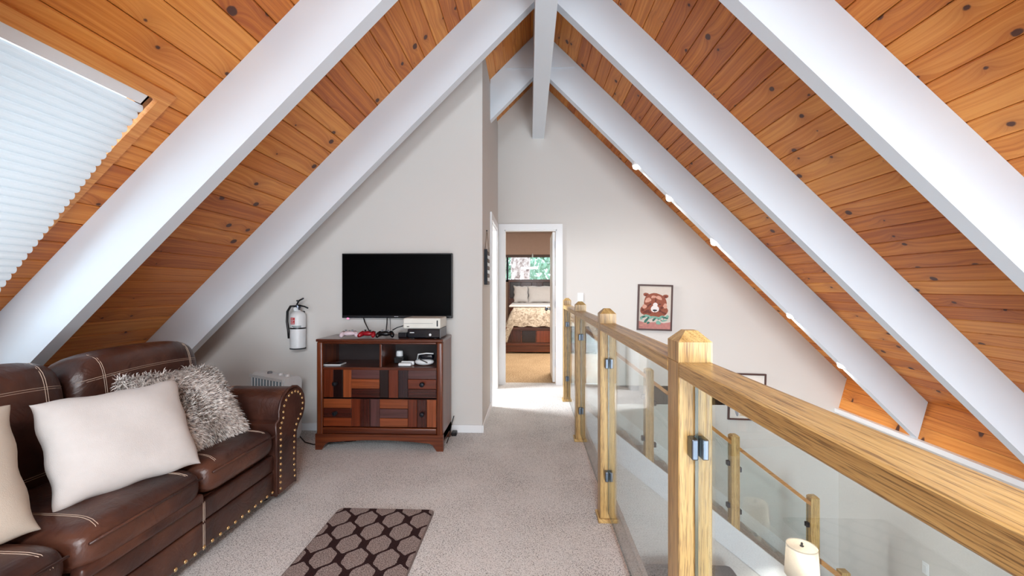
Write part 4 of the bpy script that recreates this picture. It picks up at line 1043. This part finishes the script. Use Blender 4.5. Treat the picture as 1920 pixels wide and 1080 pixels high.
MB().rbox((q0.x, 4.38, ZG+.1), (q1.x, 4.62, zz), .06, 3).build('backrest', M['sofa_dark'], ls, smooth=True)
MB().rbox((q0.x, 3.72, ZG+.1), (q1.x, 4.38, ZG+.46), .05, 3).build('seat', M['sofa_dark'], ls, smooth=True)
for xx in (q0.x-.16, q1.x): MB().rbox((xx, 3.72, ZG+.06), (xx+.16, 4.6, ZG+.66), .05, 3).build('arm', M['sofa_dark'], ls, smooth=True)

# ------------------------------------------------------------------ leather sofa
SX = -1.50                      # front plane (faces +x)
sofa = empty('leather_sofa', (-1.95, 1.55, 0), 'brown leather sofa with white stitching and brass nailheads under the left slope', 'sofa')
def sup(a, b, c, n, mm, nu=26, nv=26):
    """puffy box |x/a|^n+|y/b|^n+|z/c|^m = 1 as a mesh"""
    m = MB(); bm = bmesh.new(); bmesh.ops.create_cube(bm, size=2); bmesh.ops.subdivide_edges(bm, edges=bm.edges[:], cuts=14, use_grid_fill=True)
    bm.verts.index_update(); vs = []
    for v in bm.verts:
        p = v.co; k = (abs(p.x)**n+abs(p.y)**n+abs(p.z)**mm)
        lo, hi = 0.0, 1.5
        for _ in range(30):
            t = (lo+hi)/2
            if abs(t*p.x)**n+abs(t*p.y)**n+abs(t*p.z)**mm > 1: hi = t
            else: lo = t
        q = p*lo; vs.append(Vector((q.x*a, q.y*b, q.z*c)))
    m.add(vs, [[v.index for v in f.verts] for f in bm.faces]); bm.free(); return m
def sup_z(a, b, c, n, mm, x, y): return c*max(0, 1-abs(x/a)**n-abs(y/b)**n)**(1/mm)
# base and bands
MB().rbox((-2.36, .62, .07), (SX-.02, 2.46, .29), .01).build('frame', M['leather'], sofa)
MB().rbox((SX-.05, .62, .192), (SX+.004, 2.455, .288), .018, 3).build('front_band', M['leather'], sofa, smooth=True)
MB().rbox((SX-.05, .62, .060), (SX+.004, 2.455, .190), .018, 3).build('front_band', M['leather'], sofa, smooth=True)
for y in (.66, 2.5):
    for x in (-2.3, -1.6): MB().lathe([(.03, 0), (.036, .07)], (x, y, 0), 12).build('foot', M['black'], sofa)
cy = [(2.450, 1.905), (1.900, 1.345), (1.340, .70)]
nail = MB().lathe([(.0001, .0065), (.005, .0055), (.0088, .0025), (.0098, 0)], (0, 0, 0), 10)
nail.xf(Matrix.Rotation(R(90), 4, 'Y'))
nproto = None
def add_nail(parent, p):
    global nproto
    if nproto is None:
        nproto = nail.build('nailhead', M['brass'], parent, local=True, smooth='all'); o = nproto
    else:
        o = nproto.copy(); COL.objects.link(o)
    o.parent = parent; o.location = Vector(p)-WO[parent.name]
def stitch(mb, pts, gap, axis):
    for s in (-gap, gap):
        mb.tube([Vector(p)+Vector(axis)*s for p in pts], .0011, 5)
for k, (y1, y0) in enumerate(cy):
    a, b, c, n, mm = .31, (y1-y0)/2-.002, .085, 9, 2.6
    cx, cyy, cz = SX-.285, (y0+y1)/2, .375
    m = sup(a, b, c, n, mm)
    for v in m.v: v += Vector((cx, cyy, cz+.012*(1-((v.x)/a)**2)*(1-((v.y)/b)**2)))
    cu = m.build('seat_cushion', M['leather'], sofa, smooth='all')
    m = MB()
    for yy in (b-.10, -b+.10):
        pts = []
        for i in range(21):
            t = i/20; x = -a*.8+t*(a*.985+a*.8); bend = -math.copysign(.07*max(0, (t-.75)/.25)**2, yy)*-1
            y_ = yy+bend*.4
            z = sup_z(a, b, c, n, mm, x, y_); pts.append((cx+x, cyy+y_, cz+z+.012*(1-(x/a)**2)*(1-(y_/b)**2)+.0006))
        stitch(m, pts, .0045, (0, 1, 0))
    m.build('stitching', M['thread'], cu)
    # front lip of the cushion
    MB().tube([(SX+.024, y0+.03, cz+.035), (SX+.0255, cyy, cz+.037), (SX+.024, y1-.03, cz+.035)], .005, 8).build('welt', M['leather'], cu, smooth='all')
    if k == 1: MB().rbox((SX-.03, y0+.01, .288), (SX+.022, y1-.01, .335), .014, 3).build('footrest_lip', M['leather'], cu, smooth=True)
for k, (y1, y0) in enumerate([(2.60, 1.845), (1.835, 1.20), (1.19, .66)]):
    a, b, c, n, mm = .30, (y1-y0)/2, .125, 6, 2.4      # a: half height, b: half width, c: half depth
    m = sup(a, b, c, n, mm)
    base = Vector((-2.13, (y0+y1)/2, .665)); rot = Matrix.Rotation(R(-78), 4, 'Y')
    # local: x up, y width, z towards the room
    def tf(p):
        x, y, z = p
        up_ = Vector((-.22, 0, .975)); outv = Vector((.975, 0, .22))
        return base+up_*x+Vector((0, 1, 0))*y+outv*z
    sag = .02
    m.v = [tf((v.x-(sag*(v.y/b)**2 if v.x > 0 else 0), v.y, v.z*(1+.25*(v.x/a)))) for v in m.v]
    cu = m.build('back_cushion', M['leather'], sofa, smooth='all')
    m = MB()
    def sp(x, y): return tf((x-(sag*(y/b)**2 if x > 0 else 0), y, (sup_z(a, b, c, n, mm, x, y))*(1+.25*(x/a))+.0008))
    for yy in (-b+.12, b-.12):
        stitch(m, [sp(-a*.85+i/20*a*1.8, yy) for i in range(21)], .0045, (0, 1, 0))
    stitch(m, [sp(a*.55, -b*.93+i/20*b*1.86) for i in range(21)], .0045, (0, 0, 1))
    stitch(m, [sp(-a*.62, -b*.93+i/20*b*1.86) for i in range(21)], .0045, (0, 0, 1))
    m.build('stitching', M['thread'], cu)
MB().rbox((-2.44, .66, .08), (-2.24, 2.62, .84), .05, 3).build('back_frame', M['leather'], sofa, smooth=True)
# rolled arms
def arm(y_in, sgn):
    pr = [(0, .045), (0, .40), (-.004, .47)]
    cyc, czc, rr = .165, .520, .132
    for i in range(13):
        ang_ = R(195-i*(195+62)/12); pr.append((cyc+rr*1.06*math.cos(ang_), czc+rr*math.sin(ang_)))
    pr += [(.205, .36), (.200, .20), (.200, .045)]
    pts = [(y_in+sgn*p[0], p[1]) for p in pr]
    m = MB(); m.prism(pts, 'x', -2.42, SX+.012); ar = m.build('arm', M['leather'], sofa, smooth=35)
    # raised front facing with nailheads
    cyy = sum(p[0] for p in pts)/len(pts); 
    def inset(k):
        out = []; L = len(pts)
        for i, p in enumerate(pts):
            q0 = Vector(pts[i-1]); q1 = Vector(pts[(i+1) % L]); d = (q1-q0).normalized(); nn = Vector((d.y, -d.x))*sgn
            out.append((p[0]+nn.x*k, p[1]+nn.y*k))
        return out
    ins = inset(.012)
    MB().prism(ins, 'x', SX+.012, SX+.024).build('front_facing', M['leather'], ar)
    MB().tube([(SX+.014, p[0], p[1]) for p in pts], .009, 8).build('welt', M['leather'], ar, smooth='all')
    ln = inset(.030)
    # resample the inset outline at even steps
    seg = []
    for p, q in zip(ln[:-1], ln[1:]): seg.append((Vector(p), Vector(q)))
    dist = .02; step = .036
    for p, q in seg:
        L = (q-p).length
        while dist < L:
            r_ = p+(q-p)*(dist/L); add_nail(ar, (SX+.024, r_.x, r_.y)); dist += step
        dist -= L
    # stitch band around the roll
    m = MB()
    stitch(m, [(-1.86, p[0]+0, p[1]) for p in [(y_in+sgn*(q[0]+ (q[0]-cyc)*.012), q[1]+(q[1]-czc)*.012) for q in pr[1:16]]], .0045, (1, 0, 0))
    m.build('stitching', M['thread'], ar)
    return ar
arm(2.452, 1); arm(.69, -1)
y = 2.43
while y > .72:
    add_nail(sofa, (SX+.005, y, .078)); y -= .0525
for za, zb2 in ((.285, .195), (.185, .065)):
    for s_ in (-.0045, .0045):
        MB().tube([(SX+.0055, cy[0][1]+s_, za), (SX+.006, cy[0][1]+s_, (za+zb2)/2), (SX+.0055, cy[0][1]+s_, zb2)], .0011, 5).build('stitching', M['thread'], sofa)

# throw pillows
def throw(name, bl_, br, lean, size_h, mat, label, th=.16, seed=1, wd=None, lift=0):
    e = br-bl_; wd = wd or e.length; back = Vector((-e.y, e.x, 0)).normalized()
    upv = (Vector((0, 0, 1))*math.cos(lean)+back*math.sin(lean))
    c = (bl_+br)/2+upv*size_h/2+Vector((0, 0, lift))
    o = pillow_mb(wd, size_h, th, 26, .009, seed, .07).build(name, mat, local=True); weld(o)
    place_frame(o, c, e, upv); tag(o, label, 'pillow', 'throw pillows on the leather sofa'); return o
zs_ = .462
white = throw('throw_pillow', atZ(100, 962, zs_), atZ(378, 868, zs_), R(32), .425, M['linen'], 'plain ivory throw pillow leaning against the furry one', .17, 2)
throw('throw_pillow', Vector((-1.80, .92, zs_)), atZ(75, 996, zs_)+Vector((0, 0, 0)), R(33), .46, M['linen2'], 'beige throw pillow at the left edge, nearest the viewer', .16, 5)
fur = throw('throw_pillow', Vector((-1.66, 1.88, zs_+.02)), Vector((-1.62, 2.38, zs_)), R(36), .44, M['furbase'], 'shaggy grey and cream fur pillow behind the ivory pillow', .17, 8)
fm = MB(); me = fur.data
rr = random.Random(4)
polys = [(p.area, p) for p in me.polygons]; tot = sum(a for a, _ in polys)
for ar_, p in polys:
    nn = ar_/tot*15000; n = int(nn)+(1 if rr.random() < nn-int(nn) else 0)
    vsn = [me.vertices[i].co for i in p.vertices]
    for _ in range(n):
        a, b = rr.random(), rr.random()
        if len(vsn) == 4: q = vsn[0]*(1-a)*(1-b)+vsn[1]*a*(1-b)+vsn[2]*a*b+vsn[3]*(1-a)*b
        else:
            if a+b > 1: a, b = 1-a, 1-b
            q = vsn[0]*(1-a-b)+vsn[1]*a+vsn[2]*b
        nrm = p.normal if p.normal.y*p.center.y > 0 else -p.normal; swirl = Vector((math.sin(q.x*21+q.z*9), 0, -.8+math.cos(q.z*17-q.x*6)))
        d = (nrm*.65+swirl*.55+Vector((rr.gauss(0, .3), rr.gauss(0, .3), rr.gauss(0, .3)))).normalized(); L = .030+.016*rr.random()
        sd = d.cross(nrm if abs(d.dot(nrm)) < .95 else Vector((1, 0, 0))).normalized()*.0022
        mid = q+d*L*.55+nrm*.004; tip = q+d*L+Vector((0, 0, -.006))
        fm.add([q-sd, q+sd, mid+sd*.8, mid-sd*.8, tip], [(0, 1, 2, 3), (3, 2, 4)])
fo = bpy.data.meshes.new('fur'); fo.from_pydata([tuple(v) for v in fm.v], [], fm.f); fo.materials.append(M['fur'])
fob = bpy.data.objects.new('fur', fo); COL.objects.link(fob); fob.parent = fur; fob['kind'] = 'stuff'

# ------------------------------------------------------------------ rug
rx0, rx1, ry0, ry1 = -1.085, -.535, 1.50, 2.405
rug = empty('rug', ((rx0+rx1)/2, (ry0+ry1)/2, 0), 'small brown rug with a taupe lattice pattern on the carpet', 'rug')
MB().prism(rrect(rx0+.006, rx1-.006, ry0+.006, ry1-.006, .025), 'z', .002, .013).build('pile', M['rug'], rug)
MB().prism(rrect(rx0, rx1, ry0, ry1, .03), 'z', 0.0, .0095).build('binding', M['rugedge'], rug)
